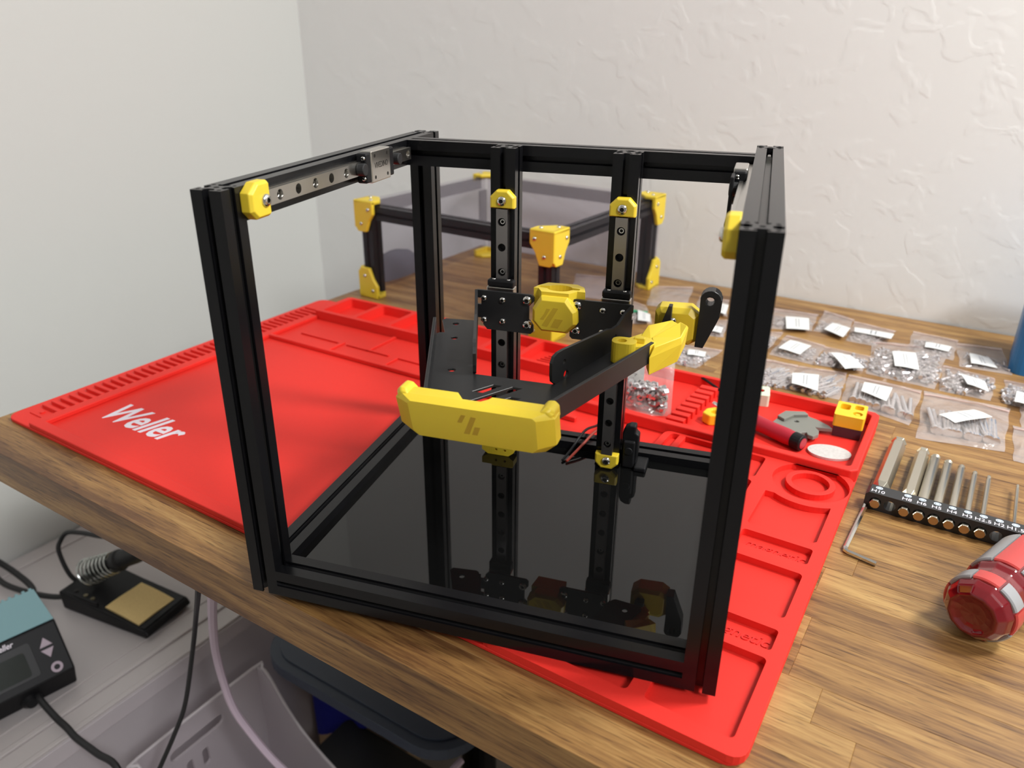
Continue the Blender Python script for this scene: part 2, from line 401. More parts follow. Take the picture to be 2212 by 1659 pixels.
# near ridge and left ridge round the large work field, thin row behind it
G(fM).prism([(-531, -4.5), (-124, -4.5), (-124, 4.6), (-522.5, 4.6), (-522.5, 232), (-190, 232), (-190, 236), (-522.5, 236), (-522.5, 301), (-531, 301)], ZF - .01, -.3).build('field_ridge', RED, mt, bevel=.8)
for a, b in (((-505, 258), (-455, 260.5)), ((-446, 258), (-395, 260.5)), ((-388, 258), (-300, 260.5))):
    G(fM).box((a[0], a[1], ZF - .01), (b[0], b[1], -2.6)).build('low_ridge', RED, mt, bevel=.5)
for x, y0, y1 in ((-452, 236, 262), (-420, 258, 301), (-385, 236, 258), (-330, 236, 301)):
    G(fM).box((x - 2, y0, ZF - .01), (x + 2, y1, -2.4)).build('divider', RED, mt, bevel=.5)
# back tool trays (taller)
bt = [rrect(-519, 306, -480, 350.5, 3), rrect(-475, 306, -436, 350.5, 3), rrect(-431, 306, -392, 350.5, 3), rrect(-387, 306, -326, 350.5, 3), rrect(-321, 306, -288, 350.5, 3)]
rim('tool_tray_rim', [(-525, 301), (-200, 301), (-200, 355), (-522, 355), (-525, 352)], bt + [rrect(-283, 306, -205, 350.5, 3)], 5)
rim('tool_tray_rim', [(-200, 252), (3.5, 252), (7.6, 256), (7.6, 351), (4, 355), (-200, 355)], [rrect(-195, 258, 2.4, 350, 4)], 5)
for k in range(8):
    x = -276 + k * 1.6; y = 310 + k * 4.6
    G(fM).box((x, y, ZF), (x + 22, y + 1.8, 0)).build('comb_rib', RED, mt, bevel=.3)
for k in range(8):
    x = -131 + k * .6; y = 268 + k * 9.3
    G(fM).box((x, y, ZF), (x + 14, y + 6.2, 1.5 + .2 * k)).build('iron_rest_step', RED, mt, bevel=.5)
G(fM).box((-113, 218.5, ZF), (-108, 249.5, -.1)).build('divider', RED, mt, bevel=.5)
# ruler strip ribs along the left edge
for k in range(40):
    y = 20 + k * 7.6
    if y < 325: G(fM).box((-556, y, ZF - .2), (-534, y + 3.4, ZF + 2.8)).build('grip_rib', RED, mt, bevel=.4, seg=1)
G(fM).box((-555, 9, ZF - .2), (-534, 10.5, ZF + .9)).build('grip_rib', RED, mt, bevel=.3, seg=1)
G(fM).cyl(2, ZF, ZF + 1, 12, Matrix.Translation((-547, 15, 0))).build('peg', RED, mt)
wl = text('brand_lettering', 'Weller', WHT, mt, Matrix.Translation((-468, 49, ZF + .03)) @ rz(math.radians(1.4)), 38, shear=.3, bold=.018, ext=.12, f=fM, xs=.74)
tag(wl, 'bold slanted white printed word')

# ------------------------------------------------------------------ printer frame
W, D, H = 235.3, 233.1, 205.9
pr = thing('printer_frame', 'black aluminium 3D printer frame with yellow printed brackets standing on the red mat', 'printer', (W / 2, D / 2, 0))
def prof():
    q = [(-7.5, -7.5), (-1.7, -7.5), (-1.7, -6.3), (-2.9, -6.3), (-2.9, -5.1), (-1.5, -3.4), (1.5, -3.4), (2.9, -5.1), (2.9, -6.3), (1.7, -6.3), (1.7, -7.5)]
    out = []
    for k in range(4):
        c, s_ = [(1, 0), (0, 1), (-1, 0), (0, -1)][k]
        out += [(x * c - y * s_, x * s_ + y * c) for x, y in q]
    return out
PROF = prof()
PH = [circ(a * 5.2, b * 5.2, 1.0, 8) for a in (-1, 1) for b in (-1, 1)] + [circ(0, 0, 1.3, 10)]
def extr(name, p0, axis, length, parent=None, label=None, m=None, holes=True):
    M = {'z': Matrix.Identity(4), 'x': ax((0, 1, 0), (0, 0, 1), (1, 0, 0)), 'y': ax((0, 0, 1), (1, 0, 0), (0, 1, 0))}[axis].copy()
    M = Matrix.Translation(Vector(p0)) @ M
    g = G().prism(PROF, 0, length, PH if holes else (), M)
    o = g.build(name, m or ANO, parent or pr)
    if label: o['label'] = label
    return o
for x in (7.5, W - 7.5):
    for y in (7.5, D - 7.5): extr('corner_upright', (x, y, 0), 'z', H)
for x in (7.5, W - 7.5):
    for z in (7.5, H - 7.5): extr('side_beam', (x, 15, z), 'y', D - 30, holes=False)
extr('front_beam', (15, 7.5, 7.5), 'x', W - 30, holes=False)
for z in (7.5, H - 7.5): extr('rear_beam', (15, 181.9 + 7.5, z), 'x', W - 30, holes=False)
ZX = (81.9, 153.2)
ZP = 9.6
for x in ZX: extr('rail_upright', (x, 174.4, ZP), 'z', H - ZP)
G().box((11.6, 11.6, ZP - 3), (W - 11.6, 181.9 - 15.4, ZP)).box((11.6, 166.5, ZP - 3), (73.9, 185.5, ZP)).box((89.9, 166.5, ZP - 3), (145.2, 185.5, ZP)).box((161.2, 166.5, ZP - 3), (W - 11.6, 185.5, ZP)).build('deck_panel', ACR, pr)

# screws (local z = outwards)
def screw_mesh(r, h, nm, sock=.45, flat=False):
    g = G()
    if flat: g.lathe([(r, -1), (r, h * .8), (r * .88, h), (r * sock * 1.15, h), (r * sock, h - .1), (r * sock, h - .9), (0.01, h - .9)], 14)
    else: g.lathe([(r, -.4), (r, .25), (r * .93, h * .55), (r * .74, h * .88), (r * .52, h), (r * .42, h), (r * .42, h - .9), (0.01, h - .9)], 16, cap=False)
    return mesh_of(g, nm, [CHR])
def screw_mesh2(r, h, nm):
    g = G(); g.m = 0
    g.lathe([(r, -.4), (r, .25), (r * .93, h * .55), (r * .74, h * .88), (r * .5, h), (r * .42, h)], 18, cap=False)
    g.m = 1; g.lathe([(r * .42, h), (r * .42, h - .8), (0.01, h - .8)], 6, cap=False)
    return mesh_of(g, nm, [CHR, SOCK])
SB = screw_mesh2(2.9, 1.7, 'button_screw'); SM = screw_mesh2(2.0, 1.3, 'small_screw')
def cap_mesh():
    g = G(); g.m = 0; g.lathe([(1.6, -1), (1.6, .9), (1.45, 1.1), (.95, 1.1)], 16, cap=False)
    g.m = 1; g.lathe([(.95, 1.1), (.95, .2), (.01, .2)], 6, cap=False)
    return mesh_of(g, 'cap_screw', [CHR, SOCK])
SC = cap_mesh()

def rail(p0, d, n, length, holes, screws, m):
    """p0 start on the mounting face, d along, n outwards"""
    d = Vector(d); n = Vector(n); t = n.cross(d); M = ax(d, t, n, p0)
    # a rail bar with through holes; side grooves come from a stepped section
    g = G()
    hs = [circ(h, 0, 2.4, 20) for h in holes]
    g.prism([(0, -3.5), (length, -3.5), (length, 3.5), (0, 3.5)], 3.2, 4.9, hs, M)
    g.prism([(0, -3.1), (length, -3.1), (length, 3.1), (0, 3.1)], 2.2, 3.2, hs, M)
    g.prism([(0, -3.5), (length, -3.5), (length, 3.5), (0, 3.5)], 0, 2.2, hs, M)
    o = g.build('linear_rail', m, pr)
    for h in holes:
        if h in screws: inst('rail_screw', SC, o, M @ Vector((h, 0, 2.3)), n)
        else: pass
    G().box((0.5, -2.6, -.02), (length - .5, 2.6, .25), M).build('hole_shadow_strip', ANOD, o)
    return o
# z rails
for x, off in ((82.9, 0), (153.6, 0)):
    hs = [28.1 - 20.5 + 15.15 * k for k in range(10)]
    sc = [h for k, h in enumerate(hs) if k % 3 == 0 or k in (7,)]
    rail((x, 166.9, 20.5), (0, 0, 1), (0, -1, 0), 151.5, hs, [hs[0], hs[3], hs[7], hs[9]], RAILZ)
# top side rails
hsl = [8.2 + 15.3 * k for k in range(10)]
rail((15, 26.5, 199), (0, 1, 0), (1, 0, 0), 150, hsl, [hsl[0], hsl[2], hsl[4], hsl[7], hsl[9]], STEEL)
rail((W - 15, 26.5, 199), (0, 1, 0), (-1, 0, 0), 150, hsl, [hsl[0], hsl[3], hsl[6], hsl[9]], STEEL)

# yellow rail stops
def stop(org, up, n, flip=1, w=15.0, h=10.5, t=5.0):
    up = Vector(up); n = Vector(n); r = up.cross(n); M = ax(r, up, n, org)
    c = 4
    out = [(-w / 2, 0), (w / 2, 0), (w / 2, h - c), (w / 2 - c, h), (-w / 2 + c, h), (-w / 2, h - c)]
    inn = [(-w / 2 + 1, .5), (w / 2 - 1, .5), (w / 2 - 1, h - c - .6), (w / 2 - c - .5, h - 1), (-w / 2 + c + .5, h - 1), (-w / 2 + 1, h - c - .6)]
    g = G(); g.loft([[(x, y, 0) for x, y in out], [(x, y, t - 1) for x, y in out], [(x, y, t) for x, y in inn]], True, M)
    o = g.build('rail_stop', YEL, pr, bevel=.35, seg=2)
    inst('button_screw', SB, o, M @ Vector((0, h * .42, t - .1)), n)
for x in (82.9, 153.6):
    stop((x, 166.9, 172.4), (0, 0, 1), (0, -1, 0))
    stop((x, 166.9, 20.6), (0, 0, -1), (0, -1, 0))
g = G().prism([(70.4, 17), (70.4, 12.6), (74.5, 9.8), (89, 9.8), (92.4, 12.6), (92.4, 17)], -166.5, -158.4, [circ(80.4, 13.6, .9, 10), circ(86.4, 13.6, .9, 10)], ax((1, 0, 0), (0, 0, 1), (0, 1, 0)) @ Matrix.Scale(-1, 4, (0, 0, 1)))
g.build('foot_block', YEL, pr, bevel=.4)
def sidestop(x, s):
    M = ax((0, 1, 0), (0, 0, 1), (1, 0, 0), (x, 0, 0)) if s > 0 else ax((0, -1, 0), (0, 0, 1), (-1, 0, 0), (x, 0, 0))
    P = [(12, 195), (16, 191.2), (25.5, 191.2), (26.5, 192.2), (26.5, 206), (25.5, 207), (17.5, 207), (12, 203)]
    Q = [(13.4, 195.4), (16.6, 192.4), (25.3, 192.4), (25.6, 193), (25.6, 205.4), (25.2, 205.9), (18, 205.9), (13.4, 202.4)]
    if s < 0: P = [(-a, b) for a, b in P]; Q = [(-a, b) for a, b in Q]
    g = G().loft([[(a, b, 0) for a, b in P], [(a, b, 4.2) for a, b in P], [(a, b, 5.6) for a, b in Q]], True, M)
    o = g.build('rail_stop', YEL, pr, bevel=.35)
    inst('button_screw', SB, o, M @ Vector((22.3 * s, 198.7, 5.5)), (s, 0, 0))
sidestop(15, 1); sidestop(W - 15, -1)
# top carriages
def car_top(x, s, y0, y1, logo):
    M = ax((0, 1, 0), (0, 0, 1), (1, 0, 0), (x, 0, 0)) if s > 0 else ax((0, -1, 0), (0, 0, 1), (-1, 0, 0), (x, 0, 0))
    k = s
    def b(g, a0, a1, z0, z1, t0, t1): return g.box((min(a0 * k, a1 * k), z0, t0), (max(a0 * k, a1 * k), z1, t1), M)
    body = b(G(), y0 + 5.5, y1 - 5.5, 190.4, 207.4, 1.7, 8.3).build('carriage', STEEL, pr, bevel=.6)
    for a in (y0, y1 - 5.5):
        e = b(G(), a, a + 5.5, 191, 206.8, 1.9, 7.9)
        e.build('end_cap', BLKP, body, bevel=.9)
        yy = a if a == y0 else a + 5.5
        for zz in (193.6, 204.2): inst('small_screw', SM, body, M @ Vector((yy * k, zz, 6.2)), M.to_3x3() @ Vector((-k if a == y0 else k, 0, 0)), scale=.62)
    for dy in (9.5, y1 - y0 - 9.5):
        for dz in (193.2, 204.6): G().cyl(1.0, 8.32, 8.36, 12, M @ Matrix.Translation(((y0 + dy) * k, dz, 0))).build('tapped_hole', SOCK, body)
    if logo:
        text('engraving', 'VIVEDINO', SOCK, body, M @ Matrix.Translation(((y0 + y1) / 2, 199.2, 8.31)), 4.4, ext=.06, xs=.8)
    for yy in ((y0 - 3.2), (y1 + 6.0)):
        G().cyl(3.3, 4.95, 9.2, 20, M @ Matrix.Translation((yy * k, 199, 0))).build('rubber_plug', RUB, body, bevel=.5)
    return body
cb = car_top(15, 1, 112.5, 146.5, True)
cr_ = car_top(W - 15, -1, 121, 152, False)
G().box((211.6, 108, 186), (213.2, 121, 206)).box((211.6, 92, 184.4), (213.2, 108, 188)).build('plastic_tab', BLKP, cr_, bevel=.4)
# z carriages
for x in (82.9, 153.6):
    c_ = G().box((x - 8.5, 158.6, 105), (x + 8.5, 165.2, 125.5)).build('carriage', STEEL, pr, bevel=.5)
    for z0, z1 in ((125.5, 129.8), (98.2, 105)):
        G().box((x - 8.3, 158.9, z0), (x + 8.3, 165, z1)).build('end_cap', BLKP, c_, bevel=1.0)
    for dx in (-4.6, 4.6): inst('small_screw', SM, c_, (x + dx, 161.6, 129.6), (0, 0, 1), scale=.55)
# bed: mount plates, badge, V-shaped bed frame, handle
XC = W / 2
def mx(pts, s): return [(x if s > 0 else 2 * XC - x, y) for x, y in pts]
XZ = ax((1, 0, 0), (0, 0, 1), (0, -1, 0))      # local xy -> x,z ; local z -> -y
bed = thing('print_bed_carrier', 'black folded steel bed carrier with a yellow front handle riding on the two vertical rails', 'bed carrier', (XC, 150, 98))
for s in (-1, 1):
    o_ = [(130.2, 125.5), (128.6, 123.9), (128.6, 121.5), (131.6, 118.3), (131.6, 110), (128.8, 106.5), (128.8, 102.6), (130.4, 101), (158, 101), (160.5, 104), (160.5, 108), (164.6, 108), (164.6, 116.5), (161.6, 116.5), (161.6, 120.5), (164.6, 120.5), (164.6, 125.5)]
    holes = [circ(166, 118.5, .1, 4)] if False else ()
    o = G().prism(mx(o_, s), -152.4, -150.6, holes, XZ @ Matrix.Identity(4)).build('mount_plate', PCM, bed, bevel=.25)
    # local z maps to -y, so z=-150.6 is y=150.6
    for sx, sz in ((148.0, 120.5), (159.8, 120.7), (148.0, 107.2), (159.8, 107.1)):
        inst('small_screw', SM, o, ((sx if s > 0 else 2 * XC - sx), 150.5, sz), (0, -1, 0))
    for sx, sz in ((132.7, 121.9), (132.5, 106.7)):
        inst('button_screw', SB, o, ((sx if s > 0 else 2 * XC - sx), 150.5, sz), (0, -1, 0))
# arms
ia, ib = Vector((139.5, 78)), Vector((164.6, 150.6)); di = (ib - ia).normalized()
oa, ob = Vector((145.5, 28)), Vector((180.8, 124)); do = (ob - oa).normalized()
base = [(145.5, 28), (180.8, 124), (179.5, 127), (176.5, 128), (186.2, 148), (185.0, 151.2), (168, 153.2), (165.8, 152), (163.2, 147), (138.9, 77), (138, 75.6)]
outer = base + [(2 * XC - x, y) for x, y in base[::-1]]
logo = [[(103.0, 55.1), (110.3, 65.7), (114.9, 65.7), (108.3, 54.8)], [(104.2, 42.6), (120.3, 66.1), (125.4, 65.6), (109.6, 42.6)], [(118.0, 46.9), (123.1, 54.4), (128.1, 54.4), (122.9, 46.9)]]
bh = []
for x, y in ((175.6, 143.9), (167.7, 121), (151.8, 76.7)): bh += [circ(x, y, 2.0, 14), circ(2 * XC - x, y, 2.0, 14)]
# lug slots at the roots of the inner flanges
bp_ = G().prism(outer, 103.4, 104.8, logo + bh).build('bed_plate', PCM, bed, bevel=.2, seg=1)
def flange(P0, d, poly, t, s, holes=()):
    d3 = Vector((d.x * s, d.y, 0)); p = Vector((P0.x if s > 0 else 2 * XC - P0.x, P0.y, 0)); n = Vector((d3.y, -d3.x, 0))
    M = ax(d3, (0, 0, 1), n, p)
    G().prism(poly, -t / 2, t / 2, holes, M).build('flange', PCM, bed, bevel=.3)
for s in (-1, 1):
    flange(ia, di, [(-1.5, 104.5), (-4.6, 107), (-5.2, 110.5), (-5.2, 117), (-3.5, 120), (0, 121.2), (5, 121.3), (50, 119.0), (55, 117.8), (61, 118.4), (68, 122.5), (77.2, 125.5), (77.2, 121.0), (75.6, 121.0), (75.6, 117), (77.2, 117), (77.2, 104), (70, 104), (14, 104)], 1.7, s, [circ(5.9, 114.5, 1.5, 12), circ(8.0, 107.0, 2.3, 12), circ(58, 112.5, 1.3, 10)])
    flange(oa, do, [(0, 103.8), (101.5, 103.8), (103.5, 105.5), (103.8, 113.4), (102, 115.2), (0, 115.2)], 1.8, s)
# handle
def hf(x, y, z):                               # x across, y = depth back, z up; the face leans back towards its foot
    return Vector((x, 10.5 + (118 - z) * .31 + y, z))
g = G(hf)
YZ = lambda P, d: [(x, d, z) for x, z in P]
def hring(d, x0, x1, z0, z1, c, nx=(119.5, 119.2, 113.4, 113.1), nz=None):
    zt = z1; a_, b_, c_, d_ = nx; zz = [zt, zt, zt, zt] if nz is None else [zt, nz, nz, zt]
    P = [(x0, z0 + c), (x0 + c, z0), (x1 - c, z0), (x1, z0 + c), (x1, z1 - c * .6), (x1 - c * .6, zt), (a_, zz[0]), (b_, zz[1]), (c_, zz[2]), (d_, zz[3]), (x0 + c * .6, zt), (x0, z1 - c * .6)]
    return [(x, d, z) for x, z in P]
g.loft([hring(0, 88.5, 147.5, 97.6, 117.6, 2.6), hring(.01, 88.5, 147.5, 97.6, 117.6, 2.6), hring(5.2, 80.5, 154.6, 96, 119, 5.2),
        hring(5.25, 80.5, 154.6, 96, 119, 5.2, (117.6, 117.2, 115.8, 115.4), 115.5), hring(6.6, 80.3, 154.8, 96, 119, 5.2, (120.8, 119.6, 113.0, 111.8), 115.5), hring(10.0, 80.3, 154.8, 96, 119, 5.2, (123.6, 122.0, 110.6, 109.0), 115.5),
        hring(12.5, 80.3, 154.8, 96, 119, 5.2, (124.4, 122.8, 109.8, 108.2), 115.5)][1:], True)
hd = g.build('bed_handle', YEL, bed, bevel=1.5, seg=4, angle=14)
hd.data.shade_smooth()
for s in (-1, 1):
    P = [(147.6, 118), (149.6, 120.6), (152.6, 121.0), (154.5, 119.0), (154.7, 113), (147.6, 114)]
    G(hf).loft([YZ([(x + (1.4 if s < 0 else -1.4), z - 1.6) for x, z in mx(P, s)], 4.4), YZ(mx(P, s), 7.0), YZ(mx(P, s), 15.2)], True).build('hook', YEL, hd, bevel=.9, seg=3)
XF = lambda p: p
for q in ([(111.2, 109.2), (113.6, 113.8), (115.7, 113.8), (113.3, 109.2)], [(113.5, 103.0), (118.0, 113.4), (120.4, 113.2), (116.2, 103.0)], [(117.4, 103.0), (119.2, 107.8), (121.8, 107.8), (119.9, 103.0)]):
    G(hf).loft([[(x, -.06, z) for x, z in q], [(x, .4, z) for x, z in q]]).build('slanted_mark', mat('yellow_recess_shade', (.52, .32, .02), .5), hd)  # engraved bars as flush slabs, recess shade put into the darker yellow
# badge between the mount plates
bd = G()
oc = [(107.4, 112), (107.4, 119.5), (112.4, 127.6), (128, 127.6), (133.6, 119.8), (134.2, 112), (128.6, 106.0), (112.8, 106.0)]
oi = [(109.3, 112.6), (109.3, 118.8), (113.4, 125.4), (127, 125.4), (131.8, 119.2), (132.4, 112.6), (127.6, 107.6), (113.8, 107.6)]
bd.loft([[(x, 143.2, z) for x, z in oi], [(x, 145.4, z) for x, z in oc], [(x, 152.4, z) for x, z in oc]])
bdg = bd.build('nut_block', YEL, bed, bevel=.3)
top = [(105.8, 153), (107.0, 158), (111.4, 165.5), (129, 166.5), (134.2, 162), (136.8, 153), (132, 153), (128.4, 147.0), (112, 147.0), (108.6, 153)]
rk = [(0, 1)]
slot = [(120.5 + 7.4 * math.cos(a), 156.6 + 5.6 * math.sin(a)) for a in [2 * PI * k / 20 for k in range(20)]]
sl2 = [(107.9, 155.2), (113.6, 154.2)] + [(120.8 + 7.6 * math.cos(math.radians(a)), 156.4 + 6.2 * math.sin(math.radians(a))) for a in range(200, 345, 16)] + [(132.6, 155.6), (132.6, 158), (128.2, 159)] + [(120.8 + 7.6 * math.cos(math.radians(a)), 156.4 + 6.2 * math.sin(math.radians(a))) for a in range(25, 160, 16)] + [(108.4, 158)]
G().prism([(106.2, 152.6), (107.0, 158), (111, 165), (129.2, 166), (134.2, 162), (136.2, 152.6)], 117, 124.6, [sl2]).prism(top, 124.6, 129.6, [sl2]).prism(sl2, 117, 118).prism([(108.5, 152.4), (132.5, 152.4), (131, 164), (110.5, 164)], 106, 122).build('nut_block_top', YEL, bed, bevel=.7, seg=2)
for q in ([(112.5, 113.8), (115.0, 117.4), (116.4, 120.8), (118.6, 120.6), (116.0, 115.8), (114.6, 113.6)], [(113.6, 110), (120.4, 121.6), (123.4, 121.4), (118.2, 111.8), (117, 109.6)], [(119.0, 109.6), (121.6, 115.0), (126.4, 114.8), (123.4, 109.4)]):
    G().loft([[(x, 143.12, z) for x, z in q], [(x, 143.6, z) for x, z in q]]).build('slanted_mark', mat('yellow_recess_shade', (.60, .40, .025), .5), bdg)  # logo bars again, their recess shading painted as a deeper yellow
# printed clip on the right arm
def zp(poly, z0, z1, name='arm_clip', m=YEL, par=bed, bev=.4): return G().prism(poly, z0, z1).build(name, m, par, bevel=bev)
cl = G().prism(rrect(160.0, 112.0, 173.2, 122.8, 4.5, 5), 104.9, 116.6, [circ(165.4, 117.2, 2.6, 16)], ).prism(circ(165.4, 117.2, 2.6, 16), 105, 113).build('arm_clip', YEL, bed, bevel=.4)
G().prism([(164, 123), (170, 114), (180.2, 119.5), (186, 133), (192, 147), (187, 153), (176, 142)], 104.9, 114.5).box((171, 121, 114.4), (177, 124, 117.4)).build('web', YEL, cl, bevel=.5)
G().loft([[(180.8, 119, 97.5), (194, 133, 101.5), (196.8, 143, 108), (192, 146, 108), (178, 128, 98)], [(180.4, 117.5, 108), (195.6, 132.5, 112.5), (197.6, 142.5, 118.8), (193.2, 148.5, 118), (177.5, 131, 110)], [(182.4, 120.0, 113.6), (194.8, 132.5, 116.2), (196.8, 141, 120.4), (192.6, 146.5, 120.2), (179.5, 131, 115)]]).build('jaw', YEL, cl, bevel=.35)
G().loft([[(173.5, 133, 104.9), (179.8, 130.5, 104.9), (191.5, 150.2, 104.9), (187.5, 154, 104.9), (176.5, 142, 104.9)], [(173.2, 133, 114.5), (179.0, 130, 114.5), (191.8, 149.8, 117.6), (187.2, 154.4, 118.0), (175.6, 143, 117.6)]]).build('jaw', YEL, cl, bevel=.35)
# yellow block, grey strip and black lever behind the right arm
bk = G()
O = [(176.2, 105), (176.2, 119), (178.6, 121.6), (196.4, 122.2), (201.2, 118.6), (201.6, 103), (196.5, 99.6), (181, 100.5)]
Ii = [(178.2, 106), (178.2, 116.5), (180, 118.6), (195.2, 119), (198.6, 116.4), (199.0, 104.5), (195.2, 102.2), (182, 102.6)]
bk.loft([[(x, 163.8, z) for x, z in Ii], [(x, 166, z) for x, z in O], [(x, 176.5, z) for x, z in O]])
yb = bk.build('cable_block', YEL, bed, bevel=.3)
G().prism([(179.6, 109.5), (181.4, 107), (186.2, 107), (186.2, 124.6), (184.2, 124.6)], -163.8, -158.6, (), XZ).build('strip_bracket', PCM, yb, bevel=.3)
inst('small_screw', SM, yb, (187.2, 161.6, 115.0), (.55, -.8, .1))
Lp = [(201.2, 128.6), (201.3, 119), (200.6, 100.2), (205.4, 100.0), (211.6, 116.2), (212.8, 119.6), (213.2, 129.5)] + [(206.9 + 5.9 * math.cos(math.radians(a)), 129.0 + 5.6 * math.sin(math.radians(a))) for a in range(10, 171, 20)]
lv = G().prism(Lp, -171.5, -162.4, [circ(206.6, 128.4, 2.5, 18)], XZ).build('idler_lever', mat('satin_black_plastic', (.007, .007, .008), .33), bed, bevel=.5, seg=2)
# black cable clip at the foot of the right rail upright
ck = G().prism([(161.5, 5), (161.5, 33), (163, 37), (166, 38.8), (169.8, 38.8), (170, 34.2), (172.2, 32.6), (172.2, 19), (171.4, 14), (171.4, 5)], -178, -171, (), XZ)
ck.box((171, 165, 9.7), (178.6, 181, 13.0)).box((163, 168, 10), (170.4, 171, 29))
ck.build('cable_clip', BLKP, pr, bevel=.9, seg=2)
G().cyl(2.6, 0, 1.2, 18, ax((1, 0, 0), (0, 0, 1), (0, -1, 0), (166.6, 168, 22.5))).build('clip_boss', BLKP, pr, bevel=.4)
# screw ends seen in the slots
for x, z in ((W - 7.5, H - 21), (W - 7.5, 8.5)): inst('slot_screw', SC, pr, (x, 5.2, z), (0, -1, 0), scale=.8)
g = G()
for k in range(3): g.cyl(1.7, 0, 1.4, 12, Matrix.Translation((W - 7.5, 0, 0)) @ ax((1, 0, 0), (0, 0, 1), (0, -1, 0), (0, 203 - 2.6 * k, H - 3.0)))
g.build('spring_washer', CHR, pr)

# ------------------------------------------------------------------ clear enclosure box behind the printer
th = 2.83447
e1 = Vector((math.cos(th), math.sin(th), 0)); e2 = Vector((e1.y, -e1.x, 0))
eo = Vector((50.9, 409.0, 0)) + e2 * 2; EW, ED, EZ0, EZ1 = 254.6, 236.0, -7.0, 99.9
ME = ax(e2, e1 * -1, (0, 0, 1), eo); ME = Matrix.Translation(eo) @ Matrix((tuple(e2), tuple(e1), (0, 0, 1))).transposed().to_4x4()
# local x runs along e2 (0..ED), local y along e1 (0..EW)
fE = fr(ME)
enc = thing('enclosure_box', 'low box with clear panels and yellow corner brackets behind the printer', 'enclosure', ME @ Vector((ED / 2, EW / 2, EZ0)), math.atan2(e2.y, e2.x))
def ebar(x0, y0, z0, x1, y1, z1, m=ANO, nm='extrusion'): return G(fE).box((x0, y0, z0), (x1, y1, z1)).build(nm, m, enc, bevel=.4)
i0 = 4
def eprof(nm, axis, p, length):
    g = G(fE)
    A = {'z': Matrix.Identity(4), 'x': ax((0, 1, 0), (0, 0, 1), (1, 0, 0)), 'y': ax((0, 0, 1), (1, 0, 0), (0, 1, 0))}[axis]
    return g.prism(PROF, 0, length, (), Matrix.Translation(Vector(p)) @ A).build(nm, ANO, enc)
c0 = 11.5
SMOKE = emat('smoky_clear_strip', .30, (.22, .21, .22), .3, (.80, .79, .80), 0, 10, .0001)
for x, y in ((c0, c0), (ED - c0, c0), (c0, EW - c0)): eprof('corner_upright', 'z', (x, y, EZ0 + 4), EZ1 - EZ0 - 8)
eprof('beam', 'y', (c0, c0 + 7.5, EZ1 - c0), EW - 2 * c0 - 15)
eprof('beam', 'x', (c0 + 7.5, c0, EZ1 - c0), ED - 2 * c0 - 15)
for a_, b_ in (((ED - 8, 20, EZ1 - 17), (ED - 5, EW - 20, EZ1 - 3)), ((20, EW - 8, EZ1 - 17), (ED - 20, EW - 5, EZ1 - 3)), ((ED - 22, EW - 8, EZ0 + 30), (ED - 8, EW - 5, EZ1 - 20))):
    G(fE).box(a_, b_).build('clear_edge_strip', SMOKE, enc)
GSTR = mat('grey_foam_strip', (.20, .19, .20), .6)
G(fE).box((4, 4, EZ1 - 3.2), (ED - 4, EW - 4, EZ1 - .4)).build('top_panel', TINT, enc)
G(fE).box((1.2, 6, EZ0 + 3), (3.8, EW - 6, EZ1 - 5)).build('side_panel', TINT, enc)
G(fE).box((6, 1.2, EZ0 + 3), (ED - 6, 3.8, EZ1 - 5)).build('side_panel', TINT, enc)
G(fE).box((ED - 3.8, 6, EZ0 + 3), (ED - 1.2, EW - 6, EZ1 - 5)).build('side_panel', TINT, enc)
G(fE).box((6, EW - 3.8, EZ0 + 3), (ED - 6, EW - 1.2, EZ1 - 5)).build('side_panel', TINT, enc)
def corner(cx, cy, sx, sy, top):
    """L-shaped bracket hugging a corner: two side plates and a cap"""
    z1 = EZ1 + 1.5 if top else EZ0; zz = (lambda h: EZ1 + 1.5 - h) if top else (lambda h: EZ0 + h)
    def P(x, y, z): return fE(cx + sx * x, cy + sy * y, z)
    g = G(lambda x, y, z: P(x, y, zz(z)))
    a = 26; b = 34 if (cx, cy) != (ED, EW) else 9; t = 4.6
    far = (cx, cy) == (ED, EW)
    sideA = [(0, 0), (a, 0), (a, 14), (a - 6, 22), (15, b), (3, b), (0, b - 4)] if not far else [(0, 0), (a, 0), (a, 9), (0, 9)]
    A1 = Matrix(((1, 0, 0, 0), (0, 0, 1, 0), (0, 1, 0, 0), (0, 0, 0, 1)))
    g.prism(sideA, -1.5, t - 1.5, (), A1)
    g.prism(sideA, -1.5, t - 1.5, (), Matrix(((0, 0, 1, 0), (1, 0, 0, 0), (0, 1, 0, 0), (0, 0, 0, 1))))
    g.prism([(-1.5, -1.5), (a, -1.5), (a, 12), (12, a), (-1.5, a)], 0, 4)
    g.box((-1.5, -1.5, 0), (1, 1, b - 4))
    o = g.build('corner_bracket', YEL2 if (sx, sy) == (1, 1) and False else YELC, enc, bevel=1.1, seg=2)
    R3 = ME.to_3x3()
    for (px, py, h, n) in (() if far else ((20, -1.5, 9, (0, -1)), (9, -1.5, 25, (0, -1)), (-1.5, 20, 9, (-1, 0)), (-1.5, 9, 25, (-1, 0)))):
        inst('screw', SM, o, P(px, py, zz(h)), R3 @ Vector((n[0] * sx, n[1] * sy, 0)))
    if top:
        for px, py in ((18, 6), (6, 18)): inst('screw', SM, o, P(px, py, EZ1 + 1.6), (0, 0, 1))
YELC = YEL
for cx, sx in ((0, 1), (ED, -1)):
    for cy, sy in ((0, 1), (EW, -1)):
        corner(cx, cy, sx, sy, True); corner(cx, cy, sx, sy, False)

